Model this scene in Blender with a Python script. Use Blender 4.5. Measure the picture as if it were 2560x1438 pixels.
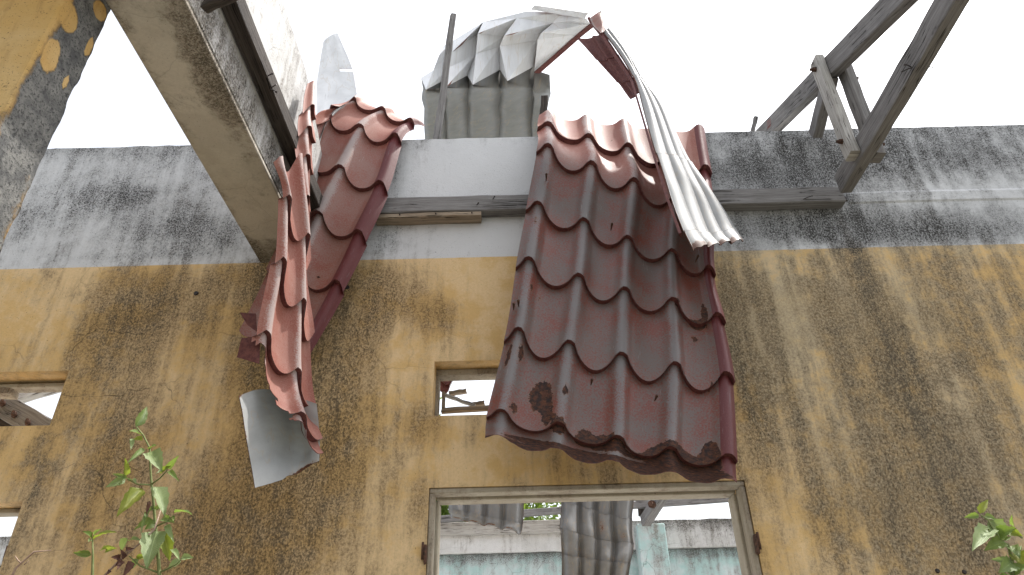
import bpy, math, random
import numpy as np
from mathutils import Vector, Matrix, noise as mnoise

# ------------------------------------------------------------------ camera, sky, sun, exposure
for o in list(bpy.data.objects):
    bpy.data.objects.remove(o)
SC = bpy.context.scene
COL = SC.collection
rnd = random.Random(7)

FPX, PITCH, ROLL = 1700.0, math.radians(31.6), 0.025      # focal length in photo pixels, upward tilt, roll
CAM = Vector((0.0, -2.8, 1.5))
_R0, _U0 = Vector((1, 0, 0)), Vector((0, -math.sin(PITCH), math.cos(PITCH)))
FW = Vector((0, math.cos(PITCH), math.sin(PITCH)))
CU = (_U0 * math.cos(ROLL) + _R0 * math.sin(ROLL)).normalized()
CR = FW.cross(CU).normalized()
cd = bpy.data.cameras.new('camera')
cam = bpy.data.objects.new('camera', cd)
COL.objects.link(cam)
cd.sensor_width = 36.0
cd.lens = 36.0 * FPX / 2560.0
cd.clip_start, cd.clip_end = 0.05, 2000
cam.matrix_world = Matrix(((CR.x, CU.x, -FW.x, CAM.x), (CR.y, CU.y, -FW.y, CAM.y), (CR.z, CU.z, -FW.z, CAM.z), (0, 0, 0, 1)))
SC.camera = cam

SUN = Vector((0.35, 0.17, 0.92)).normalized()
SKY_STRENGTH, SUN_STRENGTH, EXPOSURE = 0.15, 2.5, 1.24
w = bpy.data.worlds.new('World')
SC.world = w
w.use_nodes = True
wn, wl = w.node_tree.nodes, w.node_tree.links
bg = wn['Background']
sky = wn.new('ShaderNodeTexSky')
sky.sky_type = 'NISHITA'
sky.sun_disc = False
sky.sun_elevation = math.asin(SUN.z)
sky.sun_rotation = math.atan2(SUN.x, SUN.y)
sky.dust_density, sky.air_density, sky.ozone_density = 4.0, 1.2, 1.0
hs = wn.new('ShaderNodeHueSaturation')
hs.inputs['Saturation'].default_value = 0.30
hs.inputs['Value'].default_value = 1.0
wl.new(sky.outputs[0], hs.inputs['Color'])
wl.new(hs.outputs[0], bg.inputs['Color'])
bg.inputs['Strength'].default_value = SKY_STRENGTH
sd = bpy.data.lights.new('sun', 'SUN')
sd.energy, sd.angle, sd.color = SUN_STRENGTH, math.radians(0.6), (1.0, 0.965, 0.91)
sun = bpy.data.objects.new('sun', sd)
COL.objects.link(sun)
sun.location = (3, 1, 9)
sun.rotation_euler = SUN.to_track_quat('Z', 'Y').to_euler()
SC.view_settings.view_transform = 'Standard'
SC.view_settings.look = 'None'
SC.view_settings.exposure = EXPOSURE
SC.view_settings.gamma = 1.0
SC.view_settings.use_curve_mapping = False

# ------------------------------------------------------------------ projection helpers (measuring the photo)
def ray(px, py):
    return CR * ((px - 1280) / FPX) + CU * ((719 - py) / FPX) + FW
def at(px, py, Y=0.0):
    d = ray(px, py); return CAM + d * ((Y - CAM.y) / d.y)
def atx(px, py, X):
    d = ray(px, py); return CAM + d * ((X - CAM.x) / d.x)
def atz(px, py, Z):
    d = ray(px, py); return CAM + d * ((Z - CAM.z) / d.z)

# ------------------------------------------------------------------ shader helpers
class NT:
    def __init__(s, name):
        s.m = bpy.data.materials.new(name); s.m.use_nodes = True
        s.n, s.l = s.m.node_tree.nodes, s.m.node_tree.links
        s.b = s.n['Principled BSDF']
        s.tc = s.n.new('ShaderNodeTexCoord')
        s.obj, s.uv = s.tc.outputs['Object'], s.tc.outputs['UV']
    def put(s, sock, v):
        if hasattr(v, 'is_linked'): s.l.new(v, sock)
        elif isinstance(v, (tuple, list)): sock.default_value = tuple(v) + ((1.0,) if len(v) == 3 and sock.type == 'RGBA' else ())
        else: sock.default_value = v
    def map(s, vec, scale=(1, 1, 1), rot=(0, 0, 0), loc=(0, 0, 0)):
        n = s.n.new('ShaderNodeMapping'); s.l.new(vec, n.inputs[0])
        n.inputs['Scale'].default_value = scale; n.inputs['Rotation'].default_value = rot; n.inputs['Location'].default_value = loc
        return n.outputs[0]
    def noise(s, vec, scale, detail=6, rough=0.6, dist=0.0):
        n = s.n.new('ShaderNodeTexNoise'); s.l.new(vec, n.inputs['Vector'])
        n.inputs['Scale'].default_value = scale; n.inputs['Detail'].default_value = detail
        n.inputs['Roughness'].default_value = rough; n.inputs['Distortion'].default_value = dist
        return n.outputs[0]
    def voro(s, vec, scale, feature='DISTANCE_TO_EDGE'):
        n = s.n.new('ShaderNodeTexVoronoi'); n.feature = feature; s.l.new(vec, n.inputs['Vector'])
        n.inputs['Scale'].default_value = scale
        return n.outputs['Distance']
    def math(s, op, a, b=0.0, c=0.0, clamp=False):
        n = s.n.new('ShaderNodeMath'); n.operation = op; n.use_clamp = clamp
        s.put(n.inputs[0], a); s.put(n.inputs[1], b)
        if op in ('MULTIPLY_ADD',): s.put(n.inputs[2], c)
        return n.outputs[0]
    def ss(s, v, a, b, lo=0.0, hi=1.0):
        n = s.n.new('ShaderNodeMapRange'); n.interpolation_type = 'SMOOTHSTEP'
        s.put(n.inputs['Value'], v); s.put(n.inputs['From Min'], a); s.put(n.inputs['From Max'], b)
        s.put(n.inputs['To Min'], lo); s.put(n.inputs['To Max'], hi)
        return n.outputs[0]
    def mix(s, f, a, b, mode='MIX'):
        n = s.n.new('ShaderNodeMix'); n.data_type = 'RGBA'; n.blend_type = mode
        s.put(n.inputs['Factor'], f); s.put(n.inputs['A'] if False else n.inputs[6], a); s.put(n.inputs[7], b)
        return n.outputs[2]
    def warp(s, vec, scale, amt):
        n = s.n.new('ShaderNodeTexNoise'); s.l.new(vec, n.inputs['Vector']); n.inputs['Scale'].default_value = scale
        n.inputs['Detail'].default_value = 4
        a = s.n.new('ShaderNodeVectorMath'); a.operation = 'MULTIPLY_ADD'
        s.l.new(n.outputs[1], a.inputs[0]); a.inputs[1].default_value = (amt,) * 3; s.l.new(vec, a.inputs[2])
        return a.outputs[0]
    def attr(s, name):
        n = s.n.new('ShaderNodeAttribute'); n.attribute_name = name
        sp = s.n.new('ShaderNodeSeparateColor'); s.l.new(n.outputs['Color'], sp.inputs[0])
        return sp.outputs[0], sp.outputs[1], sp.outputs[2], n.outputs['Alpha']
    def sep(s, vec):
        n = s.n.new('ShaderNodeSeparateXYZ'); s.l.new(vec, n.inputs[0]); return n.outputs
    def done(s, col, rough=0.85, h=None, bump=0.3, dist=0.01, metal=0.0, spec=0.4):
        s.put(s.b.inputs['Base Color'], col); s.put(s.b.inputs['Roughness'], rough)
        s.put(s.b.inputs['Metallic'], metal); s.put(s.b.inputs['Specular IOR Level'], spec)
        if h is not None:
            n = s.n.new('ShaderNodeBump'); n.inputs['Strength'].default_value = bump; n.inputs['Distance'].default_value = dist
            s.l.new(h, n.inputs['Height']); s.l.new(n.outputs[0], s.b.inputs['Normal'])
        return s.m

M = {}
def plaster(name, low, low2, high, split=None, dark=(0.036, 0.025, 0.014), brown=(0.145, 0.088, 0.038), grey=(0.215, 0.19, 0.15), crack=1.0, beige=(0.47, 0.405, 0.285)):
    """painted plaster: mask r = brown dirt, g = black mould, b = grey bleaching, a = old paint lost"""
    t = NT(name)
    r, g, b, a = t.attr('stain')
    o = t.obj
    ow = t.warp(o, 9, 0.03)
    big = t.noise(o, 2.2, 5, 0.6)
    mid = t.noise(ow, 11, 9, 0.72)
    st = t.noise(t.map(ow, (16, 16, 1.5)), 1.0, 7, 0.68)
    st2 = t.noise(t.map(o, (46, 46, 5), loc=(3, 1, 7)), 1.0, 6, 0.7)
    fine = t.noise(o, 95, 6, 0.75)
    spk = t.noise(t.map(o, (1, 1, 0.72)), 150, 3, 0.62)
    pits = t.noise(o, 60, 3, 0.6)
    ochre = t.mix(t.ss(t.math('ADD', big, t.math('MULTIPLY', t.math('SUBTRACT', mid, 0.5), 0.7)), 0.40, 0.58), low, low2)
    ochre = t.mix(t.ss(fine, 0.3, 0.75, 0.0, 0.35), ochre, [c * 0.72 for c in low])
    base = ochre
    white = None
    if split is not None:
        z = t.sep(o)[2]
        zw = t.math('ADD', z, t.math('MULTIPLY', t.math('SUBTRACT', mid, 0.5), 0.006))
        up = t.ss(zw, split - 0.002, split + 0.002)
        wv = t.mix(t.ss(big, 0.3, 0.7), high, [c * 0.9 for c in high])
        base = t.mix(up, ochre, wv)
    # bleaching to grey beige
    if split is not None and split > 0: grey_s = t.mix(up, grey, (0.205, 0.204, 0.204))
    else: grey_s = t.mix(0.0, grey, grey)
    fb = t.ss(t.math('ADD', t.math('MULTIPLY_ADD', t.math('SUBTRACT', mid, 0.5), 1.1, b), t.math('MULTIPLY', t.math('SUBTRACT', st, 0.5), 0.7)), 0.35, 0.8)
    pale = t.mix(t.ss(fine, 0.3, 0.6), grey_s, beige if split is None else t.mix(up, beige, (0.42, 0.42, 0.42)))
    base = t.mix(t.math('MULTIPLY', fb, 0.72), base, pale)
    grain = t.ss(t.math('ADD', t.math('MULTIPLY', t.noise(t.map(o, (1, 1, .8)), 92, 4, 0.8, 0.3), 0.65), t.math('MULTIPLY', fine, 0.35)), 0.43, 0.57)
    grain2 = t.noise(t.map(o, (1, 1, 0.7), loc=(2, 5, 1)), 135, 4, 0.7, 0.4)
    stb = t.noise(t.map(ow, (5.5, 5.5, 0.42), loc=(8, 0, 3)), 1.0, 5, 0.6)
    # brown dirt, streaked downwards
    v = t.math('ADD', t.math('MULTIPLY_ADD', t.math('SUBTRACT', mid, 0.5), 1.2, r), t.math('MULTIPLY', t.math('SUBTRACT', st, 0.5), 1.5))
    v = t.math('ADD', v, t.math('MULTIPLY', t.math('SUBTRACT', stb, 0.5), 1.15))
    fr = t.ss(v, 0.08, 0.85)
    gfac = t.math('MULTIPLY', fr, t.math('MULTIPLY_ADD', grain, -0.55, 1.0))
    col = t.mix(t.math('MULTIPLY', gfac, 0.8), base, t.mix(t.ss(pits, 0.4, 0.6), brown, [c * 0.62 for c in brown]))
    th0 = t.math('SUBTRACT', 0.74, t.math('MULTIPLY', v, 0.23))
    fd = t.ss(t.math('ADD', grain2, t.math('MULTIPLY', t.math('SUBTRACT', st2, 0.5), 0.3)), th0, t.math('ADD', th0, 0.07))
    col = t.mix(t.math('MULTIPLY', fd, 0.62), col, dark)
    # grey-black mould grains
    vg = t.math('ADD', t.math('MULTIPLY_ADD', t.math('SUBTRACT', mid, 0.5), 1.1, g), t.math('MULTIPLY', t.math('SUBTRACT', st, 0.5), 1.25))
    vg = t.math('ADD', vg, t.math('MULTIPLY', t.math('SUBTRACT', stb, 0.5), 0.6))
    soft = t.math('MULTIPLY', t.ss(vg, 0.08, 0.95, 0.0, 0.85), t.math('MULTIPLY_ADD', grain, -0.6, 1.0))
    col = t.mix(soft, col, t.mix(t.ss(fine, 0.4, 0.65), t.mix(0.65, grey_s, (0, 0, 0)), t.mix(0.25, grey_s, (0, 0, 0))))
    th = t.math('SUBTRACT', 0.73, t.math('MULTIPLY', vg, 0.24))
    gr = t.ss(t.math('ADD', spk, t.math('MULTIPLY', t.math('SUBTRACT', fine, 0.5), 0.35)), th, t.math('ADD', th, 0.05))
    col = t.mix(t.math('MULTIPLY', gr, 0.85), col, (0.025, 0.023, 0.021))
    # everyday speckles everywhere
    ev = t.ss(spk, 0.655, 0.70)
    col = t.mix(t.math('MULTIPLY', ev, 0.55), col, dark)
    # cracks
    cw = t.warp(o, 4.5, 0.16)
    ck = t.math('ADD', t.voro(cw, 3.6), t.math('MULTIPLY', t.math('SUBTRACT', fine, 0.5), 0.012))
    ckf = t.math('MULTIPLY', t.ss(ck, 0.003, 0.009, 1.0, 0.0), t.ss(t.noise(o, 1.7, 2), 0.44, 0.54))
    ckf = t.math('MULTIPLY', t.math('MULTIPLY', ckf, crack), a)
    col = t.mix(t.math('MULTIPLY', ckf, 0.75), col, dark)
    h = t.math('ADD', t.math('MULTIPLY', fine, 0.5), t.math('ADD', t.math('MULTIPLY', mid, 0.8), t.math('MULTIPLY', gr, -0.25)))
    h = t.math('ADD', h, t.math('MULTIPLY', ckf, -0.6))
    return t.done(col, 0.92, h, 0.45, 0.012, spec=0.25)

OCH, OCH2, WHT = (0.65, 0.43, 0.185), (0.74, 0.54, 0.305), (0.65, 0.65, 0.655)
ZB = at(1130, 645).z                 # height of the paint line
M['wall'] = plaster('painted_plaster', OCH, OCH2, WHT, ZB, crack=1.0)
M['white'] = plaster('white_plaster', (0.58, 0.575, 0.56), (0.66, 0.655, 0.65), WHT, None, brown=(0.22, 0.17, 0.12), crack=0.3)
M['soffit'] = plaster('beam_plaster', (0.50, 0.45, 0.375), (0.58, 0.53, 0.45), WHT, None, brown=(0.10, 0.07, 0.042), crack=0.2)
M['teal'] = plaster('turquoise_plaster', (0.40, 0.56, 0.545), (0.54, 0.62, 0.62), WHT, ZB, grey=(0.33, 0.33, 0.32), crack=0.6, beige=(0.52, 0.55, 0.55))
M['frame'] = plaster('frame_paint', (0.36, 0.31, 0.235), (0.43, 0.38, 0.30), WHT, None, brown=(0.15, 0.07, 0.03), crack=0.0)

def column_mat():
    t = NT('peeling_column_plaster')
    r, g, b, a = t.attr('stain')       # r grey render showing, g dark grime, b ochre islands
    o = t.obj; ow = t.warp(o, 14, 0.03)
    mid = t.noise(ow, 16, 8, 0.7); fine = t.noise(o, 110, 6, 0.75); big = t.noise(o, 3, 4)
    st = t.noise(t.map(ow, (22, 22, 2.2)), 1.0, 6, 0.66)
    spk = t.noise(o, 170, 3, 0.6)
    ochre = t.mix(t.ss(big, 0.35, 0.65), (0.56, 0.345, 0.115), (0.62, 0.43, 0.20))
    ochre = t.mix(t.ss(st, 0.5, 0.75, 0, 0.5), ochre, (0.30, 0.17, 0.06))
    grey = t.mix(t.ss(mid, 0.35, 0.65), (0.10, 0.10, 0.10), (0.23, 0.225, 0.21))
    grey = t.mix(t.ss(fine, 0.5, 0.62), grey, (0.05, 0.05, 0.05))
    f = t.ss(t.math('ADD', t.math('MULTIPLY_ADD', t.math('SUBTRACT', mid, 0.5), 0.9, r), t.math('MULTIPLY', t.math('SUBTRACT', st, 0.5), 0.9)), 0.34, 0.64)
    isl = t.ss(t.math('MULTIPLY_ADD', t.math('SUBTRACT', mid, 0.5), 0.8, b), 0.38, 0.56)
    f = t.math('MULTIPLY', f, t.math('SUBTRACT', 1.0, isl))
    rim = t.ss(t.math('MULTIPLY_ADD', t.math('SUBTRACT', mid, 0.5), 0.9, r), 0.2, 0.5)
    col = t.mix(t.math('MULTIPLY', t.math('MULTIPLY', rim, 0.55), t.math('SUBTRACT', 1.0, isl)), ochre, (0.16, 0.09, 0.035))
    col = t.mix(f, col, grey)
    fg = t.ss(t.math('ADD', t.math('MULTIPLY_ADD', t.math('SUBTRACT', mid, 0.5), 1.0, g), t.math('MULTIPLY', t.math('SUBTRACT', fine, 0.5), 0.9)), 0.45, 0.7)
    col = t.mix(t.math('MULTIPLY', fg, 0.85), col, (0.03, 0.028, 0.026))
    col = t.mix(t.math('MULTIPLY', t.ss(spk, 0.63, 0.68), 0.7), col, (0.03, 0.026, 0.02))
    h = t.math('ADD', t.math('MULTIPLY', fine, 0.5), t.math('ADD', t.math('MULTIPLY', mid, 0.6), t.math('MULTIPLY', f, -0.8)))
    return t.done(col, 0.93, h, 0.6, 0.014, spec=0.2)
M['column'] = column_mat()

def wood(name, a, b, dark, scale=1.0):
    t = NT(name)
    u = t.uv
    g1 = t.noise(t.map(t.warp(u, 5, 0.012), (2.2, 90 * scale, 1)), 1.0, 7, 0.68, 0.4)
    g2 = t.noise(t.map(u, (9, 320 * scale, 1)), 1.0, 4, 0.6)
    big = t.noise(u, 5, 4, 0.6)
    spk = t.noise(u, 150, 4, 0.7)
    chk = t.noise(t.map(t.warp(u, 7, 0.02), (1.1, 42 * scale, 1), loc=(5, 2, 0)), 1.0, 3, 0.5)
    ck = t.ss(t.math('ABSOLUTE', t.math('SUBTRACT', chk, 0.5)), 0.004, 0.018, 1.0, 0.0)
    ck = t.math('MULTIPLY', ck, t.ss(big, 0.45, 0.55))
    c = t.mix(t.ss(g1, 0.3, 0.7), a, b)
    c = t.mix(t.ss(g2, 0.45, 0.7, 0, 0.55), c, dark)
    c = t.mix(t.ss(big, 0.5, 0.75, 0, 0.5), c, [x * 0.6 for x in a])
    c = t.mix(t.ss(spk, 0.62, 0.7, 0, 0.6), c, dark)
    c = t.mix(ck, c, [x * 0.4 for x in dark])
    h = t.math('ADD', t.math('MULTIPLY', g1, 0.6), t.math('ADD', t.math('MULTIPLY', g2, 0.4), t.math('MULTIPLY', ck, -1.0)))
    return t.done(c, 0.88, h, 0.5, 0.006, spec=0.25)
M['wood'] = wood('weathered_timber', (0.16, 0.15, 0.145), (0.27, 0.26, 0.255), (0.07, 0.06, 0.052))
M['wood_dark'] = wood('dark_timber', (0.035, 0.028, 0.024), (0.085, 0.07, 0.06), (0.012, 0.010, 0.009))  # same grain as the other timbers, only much darker
M['wood_pale'] = wood('bleached_timber', (0.36, 0.34, 0.31), (0.52, 0.50, 0.47), (0.15, 0.12, 0.10))
M['wood_brown'] = wood('brown_timber', (0.22, 0.165, 0.115), (0.36, 0.29, 0.215), (0.07, 0.05, 0.032))

def red_paint():
    t = NT('faded_red_sheet')
    rust, crest, maroon, pale = t.attr('masks')  # pale lifts the paint: dust bleaching, and sunlight put into the colour
    o = t.obj
    sp = t.noise(t.map(t.warp(t.uv, 6, 0.03), (5, 5, 1)), 5.5, 5, 0.66)
    sp2 = t.noise(t.uv, 34, 4, 0.7)
    lo = t.noise(t.uv, 1.3, 4, 0.6)
    sc = t.noise(t.map(t.uv, (55, 3, 1), rot=(0, 0, 0.35)), 1.0, 3, 0.6)
    red = t.mix(pale, t.mix(t.ss(lo, 0.35, 0.65), (0.175, 0.037, 0.022), (0.165, 0.050, 0.036)), t.mix(t.ss(lo, 0.35, 0.65), (0.25, 0.070, 0.047), (0.27, 0.092, 0.066)))
    pink = (0.33, 0.165, 0.132)
    greyp = (0.122, 0.104, 0.096)
    f1 = t.ss(t.math('ADD', t.math('MULTIPLY', sp, 0.7), t.math('ADD', t.math('MULTIPLY', sp2, 0.45), t.math('MULTIPLY', t.math('SUBTRACT', lo, 0.5), 0.5))), 0.46, 0.66)
    c = t.mix(t.math('MULTIPLY', f1, t.math('MULTIPLY_ADD', pale, -0.3, 0.92)), red, t.mix(pale, greyp, pink))
    c = t.mix(t.ss(sp2, 0.3, 0.7, 0.03, 0.20), c, t.mix(pale, (0.150, 0.115, 0.095), (0.36, 0.25, 0.21)))
    f2 = t.ss(t.math('ADD', crest, t.math('ADD', t.math('MULTIPLY', t.math('SUBTRACT', sp2, 0.5), 1.3), t.math('MULTIPLY', t.math('SUBTRACT', lo, 0.5), 0.9))), 0.55, 1.0)
    c = t.mix(t.math('MULTIPLY', f2, 0.8), c, t.mix(pale, (0.165, 0.155, 0.155), (0.44, 0.37, 0.35)))
    scr = t.ss(t.math('ADD', sc, t.math('MULTIPLY', t.math('SUBTRACT', lo, 0.5), 0.5)), 0.70, 0.76)
    c = t.mix(t.math('MULTIPLY', scr, 0.3), c, (0.50, 0.46, 0.45))
    mar = t.mix(t.ss(sp2, 0.5, 0.72, 0, 0.55), (0.105, 0.021, 0.021), (0.17, 0.05, 0.048))
    mar = t.mix(t.math('MULTIPLY', t.ss(sc, 0.62, 0.68), 0.28), mar, (0.25, 0.22, 0.22))
    c = t.mix(maroon, c, mar)
    rn = t.noise(t.warp(t.uv, 9, 0.06), 14, 6, 0.6)
    rv = t.math('MULTIPLY_ADD', t.math('SUBTRACT', rn, 0.5), 0.6, rust)
    ru = t.ss(rv, 0.385, 0.42)
    halo = t.ss(rv, 0.24, 0.40)
    rc = t.mix(t.ss(t.noise(t.uv, 11, 6, 0.65), 0.38, 0.62), (0.016, 0.008, 0.007), (0.075, 0.025, 0.011))
    rc = t.mix(t.ss(rn, 0.56, 0.72, 0, 0.6), rc, (0.19, 0.066, 0.018))
    c = t.mix(t.math('MULTIPLY', halo, 0.35), c, (0.19, 0.085, 0.045))
    c = t.mix(ru, c, rc)
    rough = t.math('ADD', t.math('MULTIPLY', ru, 0.35), t.math('MULTIPLY_ADD', f1, 0.1, t.math('MULTIPLY_ADD', pale, 0.15, 0.40)))
    h = t.math('ADD', t.math('MULTIPLY', sp2, 0.12), t.math('ADD', t.math('MULTIPLY', rn, 0.25), t.math('MULTIPLY', ru, 0.5)))
    return t.done(c, rough, h, 0.22, 0.006, spec=t.math('MULTIPLY_ADD', pale, -0.22, 0.42))
M['red'] = red_paint()

def grey_back(name, base, spec=0.4, rough=0.5):
    t = NT(name)
    rust, crest, maroon, pale = t.attr('masks')
    n1 = t.noise(t.uv, 2.1, 5, 0.6); n2 = t.noise(t.uv, 40, 4, 0.65)
    sc = t.noise(t.map(t.warp(t.uv, 4, 0.1), (26, 2.2, 1), rot=(0, 0, 0.5)), 1.0, 3, 0.55)
    bl = t.noise(t.map(t.warp(t.uv, 6, 0.1), (2.6, 5, 1), rot=(0, 0, 0.4)), 1.0, 4, 0.6)
    c = t.mix(t.ss(n1, 0.3, 0.7), base, [x * 0.84 for x in base])
    c = t.mix(t.ss(n2, 0.5, 0.8, 0, 0.25), c, [x * 0.6 for x in base])
    c = t.mix(t.math('MULTIPLY', t.ss(sc, 0.69, 0.72), 0.4), c, (0.2, 0.2, 0.22))
    c = t.mix(t.math('MULTIPLY', t.ss(bl, 0.69, 0.76), 0.5), c, (0.22, 0.23, 0.28))
    yl = t.noise(t.map(t.warp(t.uv, 3, 0.15), (3, 0.8, 1), loc=(4, 4, 0)), 1.0, 3, 0.5)
    c = t.mix(t.math('MULTIPLY', t.ss(t.math('ABSOLUTE', t.math('SUBTRACT', yl, 0.55)), 0.0, 0.02, 1, 0), 0.22), c, (0.42, 0.29, 0.13))
    rn = t.noise(t.warp(t.uv, 9, 0.06), 13, 6, 0.6)
    rv = t.math('MULTIPLY_ADD', t.math('SUBTRACT', rn, 0.5), 0.75, t.math('MULTIPLY', rust, 1.15))
    rc = t.mix(t.ss(t.noise(t.uv, 30, 5, 0.7), 0.35, 0.65), (0.03, 0.014, 0.01), (0.17, 0.06, 0.022))
    c = t.mix(t.math('MULTIPLY', t.ss(rv, 0.3, 0.5), 0.35), c, (0.30, 0.17, 0.09))
    c = t.mix(t.ss(rv, 0.48, 0.53), c, rc)
    c = t.mix(maroon, c, (0.14, 0.03, 0.035))
    h = t.math('ADD', t.math('MULTIPLY', n2, 0.2), t.math('MULTIPLY', n1, 0.4))
    return t.done(c, rough, h, 0.15, 0.006, spec=spec)
M['back'] = grey_back('grey_sheet_back', (0.32, 0.32, 0.316))
M['back_white'] = grey_back('white_sheet_back', (0.80, 0.81, 0.83), rough=0.3, spec=0.9)
M['back_shaded'] = grey_back('shaded_sheet_back', (0.19, 0.19, 0.182))  # darker copy of the white back, shade put into the colour
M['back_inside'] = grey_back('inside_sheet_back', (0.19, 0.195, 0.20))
M['back_dull'] = grey_back('dull_sheet_back', (0.38, 0.385, 0.38))

def simple(name, a, b, scale=40, rough=0.8, bump=0.3, metal=0.0):
    t = NT(name)
    n = t.noise(t.obj, scale, 6, 0.7)
    return t.done(t.mix(t.ss(n, 0.35, 0.65), a, b), rough, n, bump, 0.005, metal)
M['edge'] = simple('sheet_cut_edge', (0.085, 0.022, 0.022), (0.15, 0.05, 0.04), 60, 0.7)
M['iron'] = simple('rusty_iron', (0.035, 0.02, 0.014), (0.11, 0.05, 0.028), 90, 0.85)
M['nail'] = simple('dark_iron', (0.02, 0.016, 0.015), (0.05, 0.035, 0.03), 90, 0.7)
M['ground'] = simple('dirt_and_concrete', (0.075, 0.075, 0.06), (0.17, 0.165, 0.14), 3, 0.95)
M['chalk'] = simple('red_marking_ink', (0.30, 0.06, 0.06), (0.36, 0.12, 0.11), 200, 0.9)

def leafmat(name, a, b, trans=0.35):
    t = NT(name)
    n = t.noise(t.obj, 30, 4, 0.6)
    v = t.sep(t.uv)
    mid = t.ss(t.math('ABSOLUTE', v[0]), 0.0, 0.07, 1, 0)
    wv = t.n.new('ShaderNodeTexWave'); wv.inputs['Scale'].default_value = 1.0
    t.l.new(t.map(t.uv, (3, 16, 1), rot=(0, 0, 0.0)), wv.inputs['Vector']); wv.bands_direction = 'DIAGONAL'
    c = t.mix(t.ss(n, 0.3, 0.7), a, b)
    c = t.mix(t.math('MULTIPLY', mid, 0.5), c, [min(1, x * 1.9) for x in b])
    m = t.done(c, 0.5, wv.outputs[1], 0.25, 0.004, spec=0.4)
    tr = t.n.new('ShaderNodeBsdfTranslucent'); t.put(tr.inputs[0], t.mix(0.5, c, (0.30, 0.42, 0.03)))
    mx = t.n.new('ShaderNodeMixShader'); mx.inputs[0].default_value = trans
    out = [x for x in t.n if x.type == 'OUTPUT_MATERIAL'][0]
    t.l.new(t.b.outputs[0], mx.inputs[1]); t.l.new(tr.outputs[0], mx.inputs[2]); t.l.new(mx.outputs[0], out.inputs[0])
    return m
M['leaf'] = leafmat('weed_leaf', (0.12, 0.185, 0.05), (0.19, 0.25, 0.085), 0.42)
M['leaf_pale'] = leafmat('pale_weed_leaf', (0.19, 0.25, 0.10), (0.27, 0.33, 0.16), 0.35)
M['leaf_yellow'] = leafmat('yellowing_weed_leaf', (0.20, 0.24, 0.035), (0.30, 0.31, 0.06), 0.5)
M['leaf_tree'] = leafmat('tree_leaf', (0.08, 0.13, 0.03), (0.14, 0.20, 0.05), 0.45)
M['leaf_dead'] = simple('dead_leaf', (0.07, 0.03, 0.022), (0.14, 0.06, 0.04), 60)
M['stem'] = simple('green_stem', (0.13, 0.16, 0.05), (0.19, 0.21, 0.08), 50)
M['twig'] = simple('dry_twig', (0.30, 0.20, 0.15), (0.42, 0.31, 0.24), 50)
M['bark'] = simple('tree_bark', (0.10, 0.08, 0.06), (0.18, 0.15, 0.12), 20)

# ------------------------------------------------------------------ object helpers
def mesh_obj(name, verts, faces, mats, parent=None, mi=None, uvs=None, smooth=False, cols=None, normals=None):
    off = parent_origin(parent) if parent else Vector((0, 0, 0))
    me = bpy.data.meshes.new(name)
    V = np.asarray([tuple(v) for v in verts], dtype=float) - np.array(off)
    me.from_pydata(V.tolist(), [], faces)
    for m in (mats if isinstance(mats, (list, tuple)) else [mats]): me.materials.append(m)
    if mi is not None: me.polygons.foreach_set('material_index', np.asarray(mi, dtype=np.int32))
    if smooth: me.polygons.foreach_set('use_smooth', np.ones(len(faces), dtype=bool))
    if uvs is not None:
        ul = me.uv_layers.new(name='UVMap')
        li = np.empty(len(me.loops), dtype=np.int32); me.loops.foreach_get('vertex_index', li)
        a = np.asarray(uvs, dtype=float)
        a = a[li] if len(a) == len(V) and len(a) != len(me.loops) else a
        ul.data.foreach_set('uv', a.ravel())
    for k, c in (cols or {}).items():
        at_ = me.attributes.new(k, 'FLOAT_COLOR', 'POINT')
        at_.data.foreach_set('color', np.asarray(c, dtype=float).ravel())
    me.update()
    if normals is not None:
        me.normals_split_custom_set(normals)
    o = bpy.data.objects.new(name, me)
    COL.objects.link(o)
    if parent: o.parent = parent
    return o
def parent_origin(p):
    v = Vector((0, 0, 0))
    while p is not None:
        v = v + p.location; p = p.parent
    return v
def thing(name, loc, label, cat, group=None):
    o = bpy.data.objects.new(name, None); COL.objects.link(o)
    o.location = Vector(loc); o.empty_display_size = 0.1
    return tag(o, label, cat, group)
def tag(o, label, cat, group=None, kind='thing'):
    o['label'] = label; o['category'] = cat; o['kind'] = kind
    if group: o['group'] = group
    return o

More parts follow.
